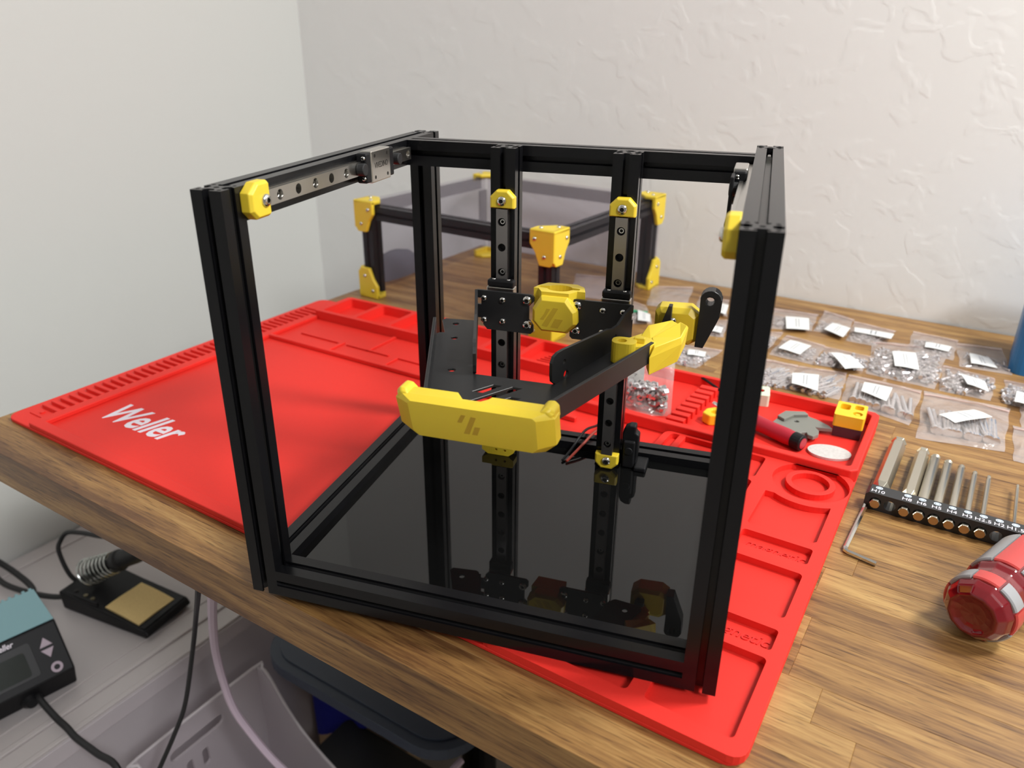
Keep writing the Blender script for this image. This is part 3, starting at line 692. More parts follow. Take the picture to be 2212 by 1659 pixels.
# ------------------------------------------------------------------ zip bags of fasteners on the desk (far-left, far-right, near-right, near-left corners)
BAGS = {'b1': [(255.9, 590.3), (302.5, 583.2), (293.2, 526.0), (252.0, 519.3)],
 'b10': [(450.4, 450.5), (473.6, 443.8), (459.3, 387.1), (437.7, 396.1)],
 'b11': [(249.8, 434.9), (278.9, 427.2), (268.9, 368.7), (246.3, 371.2)],
 'b12': [(279.7, 426.3), (320.6, 423.3), (309.4, 360.1), (264.8, 371.3)],
 'b13': [(321.1, 420.2), (378.2, 402.1), (358.1, 328.2), (311.1, 357.8)],
 'b14': [(379.3, 402.4), (440.1, 386.1), (417.3, 304.2), (360.0, 306.8)],
 'b15': [(434.2, 353.4), (452.4, 347.3), (437.2, 287.9), (420.8, 291.3)],
 'b16': [(448.9, 392.6), (466.4, 389.5), (456.9, 352.8), (439.0, 350.9)],
 'b17': [(119.0, 630.8), (165.5, 642.7), (164.7, 552.8), (122.1, 555.1)],
 'b18': [(93.0, 571.3), (121.6, 554.9), (137.6, 496.8), (108.0, 486.8)],
 'b19': [(175.7, 606.6), (208.8, 603.5), (209.2, 543.8), (174.0, 559.2)],
 'b2': [(309.9, 600.3), (337.8, 577.9), (325.7, 521.6), (295.4, 526.7)],
 'b20': [(186.5, 528.4), (213.1, 534.3), (209.5, 478.5), (188.5, 478.2)],
 'b21': [(172.3, 447.4), (212.1, 444.2), (191.3, 390.1), (160.0, 399.0)],
 'b22': [(243.1, 510.6), (266.8, 512.9), (252.7, 460.3), (239.6, 475.2)],
 'b24': [(20.6, 650.9), (72.9, 651.7), (82.1, 558.7), (33.8, 560.2)],
 'b3': [(337.4, 573.2), (375.8, 553.8), (350.6, 500.7), (325.2, 507.9)],
 'b4': [(392.0, 559.2), (431.3, 544.9), (415.4, 484.4), (379.5, 502.8)],
 'b5': [(427.0, 536.8), (466.8, 534.6), (458.9, 463.9), (419.1, 470.6)],
 'b6': [(269.9, 506.9), (305.5, 488.2), (292.2, 432.8), (252.9, 445.6)],
 'b7': [(305.4, 485.6), (344.1, 471.2), (333.8, 431.0), (293.0, 433.0)],
 'b8': [(351.0, 517.9), (417.2, 515.4), (388.8, 408.6), (335.3, 426.0)],
 'b9': [(405.0, 470.4), (443.0, 451.2), (428.9, 397.9), (390.9, 406.3)]}
LABS = {'b1': [(267.9, 551.7), (291.4, 555.0), (290.7, 517.9), (268.6, 513.3)],
 'b10': [(447.7, 406.7), (458.5, 402.7), (453.1, 381.0), (440.8, 384.0)],
 'b12': [(272.4, 389.4), (294.5, 394.7), (292.0, 359.7), (271.7, 366.7)],
 'b13': [(329.6, 385.9), (351.1, 382.2), (343.2, 352.6), (325.5, 366.1)],
 'b14': [(378.0, 335.6), (406.5, 357.7), (417.9, 348.8), (387.4, 324.9)],
 'b18': [(117.8, 521.5), (132.3, 513.7), (135.6, 490.3), (123.0, 489.1)],
 'b19': [(198.8, 575.5), (209.2, 574.0), (207.8, 540.8), (198.9, 545.8)],
 'b2': [(313.9, 544.5), (330.4, 535.6), (321.5, 506.1), (304.4, 522.5)],
 'b20': [(197.7, 496.6), (208.1, 497.2), (207.0, 479.9), (197.1, 480.8)],
 'b21': [(181.0, 420.4), (197.3, 422.2), (196.7, 409.9), (181.5, 407.3)],
 'b3': [(333.9, 535.3), (370.0, 529.2), (365.4, 514.2), (332.9, 522.3)],
 'b4': [(396.0, 513.9), (418.6, 512.5), (413.4, 498.2), (393.2, 500.2)],
 'b5': [(431.1, 499.2), (446.7, 494.8), (448.6, 470.0), (427.7, 473.2)],
 'b6': [(271.7, 474.8), (290.8, 467.1), (279.9, 441.4), (260.8, 449.6)],
 'b7': [(306.3, 450.2), (323.6, 452.4), (333.8, 425.0), (330.1, 412.9), (316.6, 413.8)],
 'b8': [(359.6, 463.3), (380.3, 470.2), (377.4, 427.6), (357.7, 427.5)],
 'b9': [(409.9, 428.9), (427.2, 421.4), (425.8, 399.4), (411.4, 408.1)]}
BIG = 'bag of small fasteners'
BINFO = {
 'b1': ('small zip bag of washers, first of the back row beside the printer upright', 'nuts', 4.5, .30),
 'b2': ('small zip bag with a curled white label, second from the printer in the back row', 'nuts', 5, .25),
 'b3': ('zip bag of grey specks with a flat crumpled label strip, third in the back row', 'tiny', 6, .45),
 'b4': ('zip bag half hidden behind the big screw bag, its label along the near edge', 'tiny', 5, .3),
 'b5': ('flat zip bag with a thin row of pins, nearest the blue container', 'pins', 3.5, .25),
 'b6': ('zip bag of small shiny washers under a large diamond-turned label', 'tiny', 7, .45),
 'b7': ('zip bag with dark screws and a white label folded over its right corner', 'short', 8, .35),
 'b8': ('largest fullest zip bag, heaped with short shiny cap screws under a square white label', 'short', 12, .5),
 'b9': ('zip bag of short screws with a creased label, right of the largest bag', 'short', 10, .5),
 'b10': ('zip bag cut by the right edge of the photo, below the blue container', 'short', 9, .4),
 'b11': ('pinkish zip bag peeping out beside the printer upright, nearest the mat', 'thin', 4, .4),
 'b12': ('zip bag of thin screws with a white label, touching the back rim of the mat', 'thin', 8, .4),
 'b13': ('zip bag of long screws with a tilted label, behind the yellow cube', None, 9.5, 0),
 'b14': ('zip bag of long socket screws lying in a neat row, nearest the hex bit holder', None, 10, 0),
 'b15': ('clear flat bag lying at the right edge of the photo beside the long screws', None, 3, 0),
 'b16': ('crumpled clear bag with bright creases at the right edge above the flat clear one', None, 4, 0),
 'b17': ('empty crinkled clear bag between the enclosure box and the idler lever', None, 5, 0),
 'b18': ('clear bag with a white label and a green strip seen right of the bed carrier', 'tiny', 5, .3),
 'b19': ('clear bag with a white label directly left of the right front upright, furthest back', 'tiny', 4, .3),
 'b20': ('small clear bag with grey bits left of the right front upright, middle one', 'tiny', 5, .4),
 'b21': ('clear bag with a crumpled label, just behind the mat left of the upright', 'short', 6, .3),
 'b22': ('clear bag mostly hidden behind the right front upright of the printer', 'tiny', 4, .4),
 'b24': ('whitish crinkled empty bag right behind the near corner of the enclosure box', None, 6, 0),
}
BSTEEL = mat('fastener_steel', (.74, .71, .72), .22, .75)
def bag_surface(key, Q, hgt):
    q = [Vector((a, b, 0)) for a, b in Q]; rr = random.Random(key)
    n, m = 14, 12
    ph = [rr.uniform(0, 6) for _ in range(6)]
    def pos(i, j, top):
        u = i / n; v = j / m
        p = (q[0] * (1 - u) + q[1] * u) * (1 - v) + (q[3] * (1 - u) + q[2] * u) * v
        e = min(u, 1 - u) * 4; e = min(1, e); f = min(1, v * 2.2) * min(1, (1 - v) * 6)
        h = hgt * (e ** .6) * (f ** .8) * (.72 + .28 * math.sin(9 * u + ph[0]) * math.cos(7 * v + ph[1])) * (.55 + .45 * v)
        h += .7 * math.sin(23 * u + 11 * v + ph[2]) * e * f + .5 * math.sin(31 * v - 17 * u + ph[3]) * e * f
        wob = .6 * math.sin(12 * v + ph[4])
        return Vector((p.x + wob * (.5 - u) * 2, p.y + .6 * math.sin(10 * u + ph[5]) * (.5 - v), ZT + .35 + (max(h, .15) if top else 0)))
    return pos, n, m
HEAP = {'b1': 'washers inside the leftmost bag of the back row', 'b2': 'washers inside the second bag of the back row', 'b3': 'tiny nuts inside the third bag of the back row', 'b4': 'tiny nuts in the bag half hidden behind the fullest bag', 'b5': 'thin row of pins in the flat bag nearest the blue container', 'b6': 'small nuts under the large label turned like a diamond', 'b7': 'short screws in the bag whose label folds over its corner', 'b8': 'big heap of short cap screws in the fullest bag', 'b9': 'short screws in the bag right of the fullest bag', 'b10': 'short screws in the bag cut by the right edge below the blue container', 'b11': 'thin screws in the pinkish bag right beside the printer upright', 'b12': 'thin screws in the labelled bag touching the back rim of the mat', 'b18': 'small nuts in the bag with the green strip', 'b19': 'small nuts in the furthest bag left of the right front upright', 'b20': 'grey bits in the small middle bag left of the right front upright', 'b21': 'short screws in the bag just behind the mat left of the upright', 'b22': 'small nuts in the bag mostly hidden by the right front upright'}
def make_bag(key):
    Q = BAGS[key]; lab, kind, hgt, dens = BINFO[key]
    pos, n, m = bag_surface(key, Q, hgt)
    vs = [pos(i, j, True) for j in range(m + 1) for i in range(n + 1)] + [pos(i, j, False) for j in range(m + 1) for i in range(n + 1)]
    K = (n + 1) * (m + 1); fs = []
    for j in range(m):
        for i in range(n):
            a = j * (n + 1) + i; fs.append((a, a + 1, a + n + 2, a + n + 1)); fs.append((K + a, K + a + n + 1, K + a + n + 2, K + a + 1))
    edge = [i for i in range(n + 1)] + [j * (n + 1) + n for j in range(1, m + 1)] + [m * (n + 1) + i for i in range(n - 1, -1, -1)] + [j * (n + 1) for j in range(m - 1, 0, -1)]
    for k in range(len(edge)):
        a, b = edge[k], edge[(k + 1) % len(edge)]; fs.append((a, a + K, b + K, b))
    c = sum((Vector((a, b, 0)) for a, b in Q), Vector()) / 4
    root = thing('zip_bag', lab, 'bag', (c.x, c.y, ZT), 0, 'zip bags of fasteners')
    g = G(); g.add([tuple(v) for v in vs], fs); g.build('film', POLY, root, smooth=True)
    # zip strip near the far edge
    g = G(); r1 = []; r2 = []
    for i in range(n + 1):
        a = pos(i, 0, True).lerp(pos(i, 1, True), .9); b = pos(i, 0, True).lerp(pos(i, 1, True), 1.35)
        r1.append((a.x, a.y, a.z + .25)); r2.append((b.x, b.y, b.z + .5))
    g.add(r1 + r2 + [(x, y, z + .5) for x, y, z in r1] + [(x, y, z + .5) for x, y, z in r2], [(i, i + 1, n + 2 + i, n + 1 + i) for i in range(n)] + [(2 * (n + 1) + i, 3 * (n + 1) + i, 3 * (n + 1) + i + 1, 2 * (n + 1) + i + 1) for i in range(n)])
    g.build('zip_strip', POLYZ, root)
    if key in LABS:
        Lq = [Vector((a, b, 0)) for a, b in LABS[key]]
        if len(Lq) == 5: Lq = [Lq[0], Lq[1], Lq[2], Lq[4]]
        rr = random.Random(key + 'l'); a0 = rr.uniform(.3, 1.0)
        lz = hgt * .72 - 5.6
        nn = 6; vs = []; st = []
        for j in range(nn + 1):
            for i in range(nn + 1):
                u = i / nn; v = j / nn; p = (Lq[0] * (1 - u) + Lq[1] * u) * (1 - v) + (Lq[3] * (1 - u) + Lq[2] * u) * v
                z = lz + a0 * math.sin(3.2 * u + 1) + .5 * a0 * math.sin(4 * v)
                vs.append((p.x, p.y, z))
        F = [(j * (nn + 1) + i, j * (nn + 1) + i + 1, (j + 1) * (nn + 1) + i + 1, (j + 1) * (nn + 1) + i) for j in range(nn) for i in range(nn)]
        g = G(); g.add(vs, F); g.add([(x, y, z - .15) for x, y, z in vs], [f[::-1] for f in F])
        sl = g.build('paper_label', PAPER, root, smooth=True)
        g = G()
        def lp(u, v, dz=.12):
            p = (Lq[0] * (1 - u) + Lq[1] * u) * (1 - v) + (Lq[3] * (1 - u) + Lq[2] * u) * v
            return (p.x, p.y, lz + a0 * math.sin(3.2 * u + 1) + .5 * a0 * math.sin(4 * v) + dz)
        for uu in (.44, .56):
            for k in range(7):
                v0 = .16 + k * .1
                g.add([lp(uu - .025, v0), lp(uu + .025, v0), lp(uu + .025, v0 + .06), lp(uu - .025, v0 + .06)], [(0, 1, 2, 3)])
        g.build('print_line', INK, sl)
    if kind:
        rr = random.Random(key + 'c'); g = G()
        cnt = {'nuts': 50, 'tiny': 130, 'short': 110, 'thin': 60, 'pins': 26}[kind]
        if key == 'b8': cnt = 260
        for k in range(cnt):
            u = rr.uniform(.08, .92); v = 1 - rr.uniform(.06, dens + .22)
            p = pos(int(u * n), int(v * m), True); z = ZT + .8 + rr.random() * max(.3, (p.z - ZT) * .75 - .8)
            pp = Vector((BAGS[key][0][0] * 0, 0, 0)); x = (q := None)
            Qv = [Vector((a, b, 0)) for a, b in Q]; c2 = (Qv[0] * (1 - u) + Qv[1] * u) * (1 - v) + (Qv[3] * (1 - u) + Qv[2] * u) * v
            R_ = Matrix.Rotation(rr.uniform(0, 6.28), 4, 'Z') @ Matrix.Rotation(rr.uniform(-.3, .3), 4, 'Y')
            M = Matrix.Translation((c2.x, c2.y, z)) @ R_
            if kind == 'nuts': g.prism(circ(0, 0, 2.1, 8), -.4, .4, [circ(0, 0, 1.0, 8)], M)
            elif kind == 'tiny': g.prism(circ(0, 0, 1.3, 6), -.5, .5, [], M)
            else:
                ln = {'short': 7.5, 'thin': 16, 'pins': 9}[kind]; r0 = {'short': 1.1, 'thin': .85, 'pins': .5}[kind]
                A = M @ ax((0, 1, 0), (0, 0, 1), (1, 0, 0))
                if kind == 'thin': A = Matrix.Translation((c2.x, c2.y, z)) @ Matrix.Rotation(AT + 1.2 + rr.uniform(-.2, .2), 4, 'Z') @ ax((0, 1, 0), (0, 0, 1), (1, 0, 0))
                g.cyl(r0, -ln / 2, ln / 2, 6, A); g.cyl(r0 * 1.8, -ln / 2 - r0 * 1.6, -ln / 2, 8, A)
        o = g.build('fastener_pile', BSTEEL, None, smooth=True)
        tag(o, HEAP[key], 'fasteners', 'heaps of fasteners in the bags', 'stuff')
for k in BINFO: make_bag(k)
# long socket screws lying side by side in the two nearest bags
ls = G(); ls.cyl(1.75, 0, 34, 10); ls.cyl(3.1, 34, 37.5, 14)
LSM = mesh_of(ls, 'long_screw', [BSTEEL])
def screws_row(key, cnt, lab, u0, u1, lean, scl=1.0):
    Q = [Vector((a, b, 0)) for a, b in BAGS[key]]; rr = random.Random(key + 's')
    for k in range(cnt):
        u = u0 + (u1 - u0) * k / (cnt - 1)
        a = (Q[0] * (1 - u) + Q[1] * u) * .36 + (Q[3] * (1 - u) + Q[2] * u) * .64
        n_ = (Q[3] - Q[0]).normalized(); n_ = (Matrix.Rotation(lean + rr.uniform(-.12, .12), 3, 'Z') @ n_); n_.z = -.01
        p = a - n_ * 16; p.z = ZT + 3.3 + rr.random() * 1.2
        o = inst('long_screw', LSM, None, p, n_, scale=scl)
        lb = lab if 0 < k < cnt - 1 else ('leftmost ' if k == 0 else 'rightmost ') + lab.replace(' in the row', '')
        tag(o, lb, 'screw', 'long screws in the bag ' + ('by the bit holder' if key == 'b14' else 'behind the yellow cube'))
screws_row('b14', 15, 'long steel socket screw in the row inside the bag nearest the hex bit holder', .13, .86, .10)
screws_row('b13', 11, 'long steel screw inside the bag behind the mat corner with the yellow cube', .16, .93, .05, .95)
gs = G().box((110, 520, -5), (128, 524.5, -3), Matrix.Translation((0, 0, 0))).build('green_strip', GRNP, None)
tag(gs, 'small green strip lying in the clear bag right of the bed carrier', 'strip')

# ------------------------------------------------------------------ big bag of nuts leaning in the back tray
nb = thing('nut_bag', 'upright clear bag full of shiny nuts leaning in the back tray of the mat', 'bag', (160, 325, -4))
fl = [(138, 300, -4), (178, 290, -4), (172, 318, -3.5), (141, 326, -3.5)]
g = G(); rr = random.Random(5); nx, nz = 12, 12; front = []; backp = []
for j in range(nz + 1):
    t = j / nz
    for i in range(nx + 1):
        u = i / nx
        px = 136 + 46 * u - 4 * t; py = 292 + 30 * t - 12 * u * (1 - t) + 2.2 * math.sin(9 * u + 4 * t)
        bulge = 9 * math.sin(PI * u) ** .6 * (1 - t) ** 1.2
        zz = -3.6 + 40 * t - (4 * (1 - u) ** 2 * t) + 1.2 * math.sin(13 * u + 7 * t) * t
        front.append((px, py - bulge, zz)); backp.append((px, py + 2 + bulge * .7, zz))
F = [(j * (nx + 1) + i, j * (nx + 1) + i + 1, (j + 1) * (nx + 1) + i + 1, (j + 1) * (nx + 1) + i) for j in range(nz) for i in range(nx)]
g.add(front, F).add(backp, F).build('film', POLY, nb, smooth=True)
text('marking', 'M3', INKD, nb, ax((.15, .1, -1), (.95, -.25, 0), (-.2, -1, .3), (149, 303.5, 15)), 6.5, ext=.1)
G().add([(139, 300.5, 8), (157, 297.6, 7), (156, 306, 24), (138, 309.5, 24)], [(0, 1, 2, 3)]).add([(139, 300.8, 8), (157, 297.9, 7), (156, 306.3, 24), (138, 309.8, 24)], [(3, 2, 1, 0)]).build('paper_label', PAPER, nb)
g = G(); rr = random.Random(9)
for k in range(420):
    u = rr.random(); lay = int(rr.random() ** 1.3 * 7); x = 140 + 36 * u; y = 297 - 10 * u + rr.uniform(-5, 7); z = -2.3 + lay * 2.7
    M = Matrix.Translation((x, y, z)) @ Matrix.Rotation(rr.uniform(0, 6), 4, 'Z') @ Matrix.Rotation(rr.uniform(0, 1.6), 4, 'X')
    g.prism(circ(0, 0, 2.8, 6), -1.2, 1.2, [circ(0, 0, 1.4, 8)], M)
o = g.build('nut_pile', BSTEEL, None)
tag(o, 'heap of shiny hex nuts inside the upright clear bag in the back tray', 'nuts', None, 'stuff')

# ------------------------------------------------------------------ tools and prints in the back tray
hk = G().tube([(198.5, 347, 3.5), (201, 345.4, 3.4), (216, 331, 1), (236, 312, -2.8)], 1.2, 6, 3).build('hex_key', BLKP)
tag(hk, 'black hex key leaning in the back tray right of the stepped iron rest', 'hex key')
g = G(); pts = [(205.5, 279), (208, 287), (214, 291), (224, 290), (226, 282), (219, 276), (211, 274)]
o = g.prism(pts, -4, 4.5, [circ(215.5, 283, 4.2, 8)]).build('yellow_print', YEL2, None, bevel=1)
tag(o, 'small hollow yellow printed part peeping out left of the right front upright', 'printed part')
o = G().prism(rrect(228, 322, 254, 341, 2), -4.1, 5.5, [circ(247, 332, 3, 12)]).build('mint_block', MINT, None, bevel=.8)
tag(o, 'pale mint printed block in the back tray right beside the printer upright', 'printed part')
pl = thing('screwdriver', 'red screwdriver with a black end cap lying behind the printer upright in the back tray', 'screwdriver', (262, 264, -4))
Mh = lambda p, q: Matrix.Translation(Vector(p)) @ (Vector(q) - Vector(p)).to_track_quat('Z', 'Y').to_matrix().to_4x4()
REDH = mat('red_handle', (.42, .012, .03), .45)
M = Mh((277.5, 253.6, 2.4), (236, 283, 3))
G().lathe([(5.2, 0), (6.0, .6), (6.0, 7.5), (5.7, 8)], 20, M).build('end_cap', BLKP, pl, bevel=.3)
G().cyl(4.0, -.3, .4, 20, M).build('cap_insert', REDH, pl)
G().lathe([(5.6, 8), (6.0, 14), (5.6, 30), (6.1, 44), (4.2, 52)], 20, M).build('handle', REDH, pl, smooth=True)
G().cyl(1.6, 52, 80, 10, M).build('shaft', CHR, pl)
gp = thing('printed_bracket', 'grey printed bracket with notched edges in the back tray behind the screwdriver', 'printed part', (276, 284, -4))
Pg = [(256.5, 284), (262, 296.5), (268, 304), (281, 307.5), (284, 302), (289, 299), (297, 291), (299.2, 286.5), (292, 286), (287, 285.5), (289.5, 280), (289, 274), (285, 269), (281.5, 271), (280.5, 275), (277, 273), (279.8, 262), (277.5, 255.5), (272, 262), (265, 271)]
G().prism(Pg, -1.5, 1.6, [circ(274, 291, 1.8, 12)]).prism([(260, 292), (266, 302.5), (280, 305.5), (282.5, 301), (272, 297), (265, 287)], 1.6, 4.0).box((262, 286, -4), (268, 292, -1.5)).box((284, 280, -4), (289, 286, -1.5)).box((268, 268, -4), (274, 273, -1.5)).build('plate', GREYP, gp, bevel=.7)
yc = thing('yellow_cube', 'yellow printed cube with recesses on a dark base in the back tray corner', 'printed part', (310, 292, -4), AM)
MY = Matrix.Translation((311.0, 297.5, 0)) @ rz(AM + .05)
G().box((-9.5, -12.5, -4.1), (9.5, 12.5, 4.3), MY).build('dark_base', PURP, yc, bevel=.4)
G().prism(rrect(-10.4, -12.8, 10.4, 12.8, 1.6), 4.3, 13.6, [circ(5, -5, 3.4, 14), rrect(-8, -1, -1, 9, 2), rrect(1.8, 2.5, 8, 10, 1.6)], MY, recess=6).build('cube_top', YEL2, yc, bevel=.7)
G().cyl(1.7, 7, 13, 12, MY @ Matrix.Translation((5, -5, 0))).build('peg', YEL2, yc)
o = G().prism(circ(296, 256.5, 14.6, 40, 10.4), -4.15, -2.2).build('round_disc', mat('speckled_white', (.55, .52, .50), .6, noise=.25, scale=500), None, bevel=.6)
tag(o, 'flat round speckled white disc in the near right corner of the back tray', 'disc')
# two wires behind the right rail upright
o = G().tube([(141, 262, -2), (137, 245, 2), (135, 222, 9), (133, 200, 17), (131, 188, 17.5), (127.5, 174, 13), (124.6, 163.5, 10.6)], .9, 8, 6).build('black_wire', BLKP)
tag(o, 'thin black wire coming over the rear beam onto the deck', 'wire')
o = G().tube([(146, 232, 4), (143, 212, 13), (139, 196, 17.6), (134, 180, 15), (127.5, 163, 10.6)], .9, 8, 6).build('red_wire', COPR)
tag(o, 'thin red wire coming over the rear beam onto the deck', 'wire')

# ------------------------------------------------------------------ hex bit set, hex key and big screwdriver on the desk
HB = Vector((321.2, 199.0, -1.2)); MB = Matrix.Translation(HB) @ rz(AT)      # x along the row, y away from the camera
hb = thing('bit_holder', 'black hex bit holder bar with white size markings lying on the desk', 'bit holder', (HB.x + 40, HB.y - 10, ZT), AT)
PT = 8.28
fB = fr(MB)
hy = [circ(k * PT, 0, 3.35, 6) for k in range(-1, 12)]
g = G(fB)
XZB = ax((1, 0, 0), (0, 0, 1), (0, -1, 0))
g.prism([(-6.5, -5.7), (11.5 * PT, -5.7), (11.5 * PT, 3.6), (10.9 * PT, 6.2), (-4.6, 6.2), (-6.5, 4.4)], -5.6, 5.6, [circ(k * PT, 0, 3.45, 12) for k in range(0, 11)], XZB)
g.build('bar', mat('satin_black_bar', (.022, .022, .024), .4), hb, bevel=.5)
names = {0: 'H10', 2: 'H8', 3: 'H6', 4: 'H5', 5: 'H4', 6: 'H3', 7: 'H2.5', 8: 'H2', 9: 'H1.5'}
MARK = mat('pale_blue_print', (.62, .70, .80), .5)
for k, nm in names.items():
    Mk = Matrix.Translation((k * PT, 2.4, 6.22))
    G(fB).prism(circ(0, 0, 2.1, 20, 1.7), 0, .12, [circ(0, 0, 1.45, 20, 1.05)], Mk).prism(circ(0, 0, 1.1, 16, .72), 0, .12, [], Mk).build('hex_mark', MARK, hb)
    text('size_print', nm, WHT, hb, Matrix.Translation((k * PT, -2.3, 6.22)), 4.9, ext=.1, f=fB, xs=.95)
bits = {0: (5.4, 90, True), 2: (4.5, 84, True), 3: (3.3, 80, False), 4: (2.85, 77, False), 5: (2.4, 75, False), 6: (1.85, 71, False), 7: (1.55, 70, False), 9: (1.05, 68, False)}
sizes = {0: 'the thickest, by the mark H10', 2: 'second thickest, six-sided, by the mark H8', 3: 'by the mark H6', 4: 'by the mark H5', 5: 'by the mark H4', 6: 'by the mark H3', 7: 'by the mark H2.5', 9: 'the thinnest, by the mark H1.5'}
Y1 = Matrix(((1, 0, 0, 0), (0, 0, 1, 0), (0, -1, 0, 0), (0, 0, 0, 1)))       # local z -> +y
Y1 = ax((1, 0, 0), (0, 0, -1), (0, 1, 0))
for k, (r, ln, hexs) in bits.items():
    base = fB(k * PT, 0, 0); Mb = MB @ Matrix.Translation((k * PT, 0, 0)) @ Y1
    t = thing('hex_bit', 'steel long hex bit in the black holder, ' + sizes[k], 'bit', (base.x, base.y, ZT), AT, 'long hex bits in the holder')
    G().lathe([(2.7, -8.2), (3.25, -7.4), (3.25, 8.5), (2.6, 10)], 6, Mb).build('hex_shank', NIK, t, bevel=.15)
    G().cyl(2.75, -8.35, -8.2, 12, Mb).build('shank_end', COP, t)
    seg = 6 if hexs else 16
    if hexs: G().lathe([(2.2, 9.5), (2.4, 12), (r, 16), (r, ln - 8), (r * .8, ln - 5), (r * .78, ln - 3.5), (r * .98, ln - 2), (r * .8, ln)], 6, Mb).build('tip', NIK, t, bevel=.2)
    else: G().lathe([(max(r, 2.2), 9.5), (r, 12), (r, ln - 6), (r * .72, ln - 4), (r * .98, ln - 2.2), (r * .7, ln)], seg, Mb).build('tip', NIK, t, smooth=True)
o = G().tube([(316.5, 200.2, -3.4), (313.6, 190, -5.2), (299.6, 143.5, -5.4), (299.3, 141.2, -5.4), (300.7, 139.6, -5.4), (315, 132.4, -5.4)], 1.45, 6, 0).build('hex_key', CHR)
tag(o, 'L-shaped chrome hex key lying on the desk left of the bit holder', 'hex key')
A0 = Vector((349.6, 79.5, 10.4)); AD = Vector((.573, .82, 0)).normalized()
drv = thing('screwdriver', 'large screwdriver with a glossy crimson and grey fluted handle on the desk at the right', 'screwdriver', (A0.x + 20, A0.y + 28, ZT))
MD = ax(Vector((-AD.y, AD.x, 0)), (0, 0, 1), AD, A0); RR = 17.3
G().lathe([(.01, 2.2), (6, 1.6), (8.6, .9), (10.2, 0), (11.5, 0), (14.6, 3.6), (16.2, 7.4), (16.4, 17), (15.6, 19), (14.4, 21.5), (14.6, 25.5), (16, 28.5), (16.4, 30), (16.4, 66), (15, 69), (12, 70.5)], 12, MD @ rz(math.radians(15))).build('handle_core', CRIM, drv, bevel=.8, seg=2, angle=12)
G().lathe([(11, 70), (9, 73), (9.6, 78), (11.5, 83), (11.5, 92), (9, 97), (5, 99)], 24, MD).build('collar', CRIM, drv, smooth=True)
G().cyl(3.4, 99, 150, 16, MD).build('shaft', CHR, drv)
def strip(z0, z1, a0, a1, r0, r1, m, nm):
    n = 7; ring = []
    for z in (z0, z0 + .8, z1 - .8, z1):
        rr_ = r1 if z0 < z < z1 else r1 - .7
        P = [(rr_ * math.cos(math.radians(a0 + (a1 - a0) * i / n)), rr_ * math.sin(math.radians(a0 + (a1 - a0) * i / n)), z) for i in range(n + 1)]
        Q = [(r0 * math.cos(math.radians(a0 + (a1 - a0) * i / n)), r0 * math.sin(math.radians(a0 + (a1 - a0) * i / n)), z) for i in range(n, -1, -1)]
        ring.append(P + Q)
    G().loft(ring, True, MD).build(nm, m, drv, smooth=True)
for z0, z1 in ((7.6, 16.6), (30.5, 65.5)):
    for q in range(4):
        a = 22 + 90 * q
        strip(z0, z1, a, a + 41, 14, RR, GRIP, 'grey_flute')
        strip(z0, z1, a + 45, a + 86, 14, RR - .1, GRIPR, 'red_flute')
MBl = Matrix.Translation(T(265, 512, 0))
bl = G(fT).prism(rrect(76, 532, 166, 606, 12, 6), ZT, 66).build('blue_container', BLUE, None, bevel=4, seg=4)
tag(bl, 'blue plastic container with rounded edges cut off by the right edge of the photo', 'container')

# ------------------------------------------------------------------ below the desk: lidded storage bin with the soldering gear on it
LZ = -330.0
bin_ = thing('storage_bin', 'large translucent storage bin with a ridged lid against the left wall under the soldering gear', 'storage bin', T(-735, -60, FZ), AT)
G(fT).prism(rrect(-893, -340, -577, 470, 14), LZ - 5, LZ - 2).build('lid', FROSTL, bin_, bevel=1)
for u0, u1, h in ((-583, -577, 2), (-611, -604, 2.5), (-634, -630, 1), (-872, -866, 2)):
    G(fT).box((u0, -325, LZ - 2.2), (u1, 455, LZ - 2 + h)).build('lid_ridge', FROSTL, bin_, bevel=1.2)
G(fT).box((-579, -330, LZ - 22), (-575, 460, LZ - 3)).build('lid_skirt', FROST, bin_, bevel=1)
g = G(fT); 
oo = rrect(-885, -325, -586, 458, 16); ii = rrect(-882, -322, -589, 455, 13)
g.prism(oo, FZ + 1, LZ - 5, [ii]).prism(ii, FZ + 1, FZ + 4).build('bin_wall', FROST, bin_)
rr = random.Random(12)
kk = 0
for u, v, z, a, b, c_ in ((-632, 60, -420, 70, 60, 70), (-635, 150, -400, 70, 50, 60), (-630, -30, -440, 60, 80, 90), (-740, 0, -380, 90, 80, 30), (-640, -150, -410, 70, 60, 60), (-760, 120, -560, 130, 90, 130), (-640, -250, -600, 80, 90, 120)):
    o = G(fT).box((u - a / 2, v - b / 2, FZ + 4.2), (u + a / 2, v + b / 2, z)).build('packed_box', MUTED[kk % 4], None, bevel=3)
    tag(o, ('blurred %s box packed inside the translucent bin, %s' % (('grey', 'maroon', 'blue-grey', 'pale grey')[kk % 4], ('nearest the basket', 'under the sponge stand', 'under the station', 'just below the lid', 'towards the lower left edge', 'low down at the back', 'low down at the front')[kk])), 'box', 'things packed inside the bin'); kk += 1
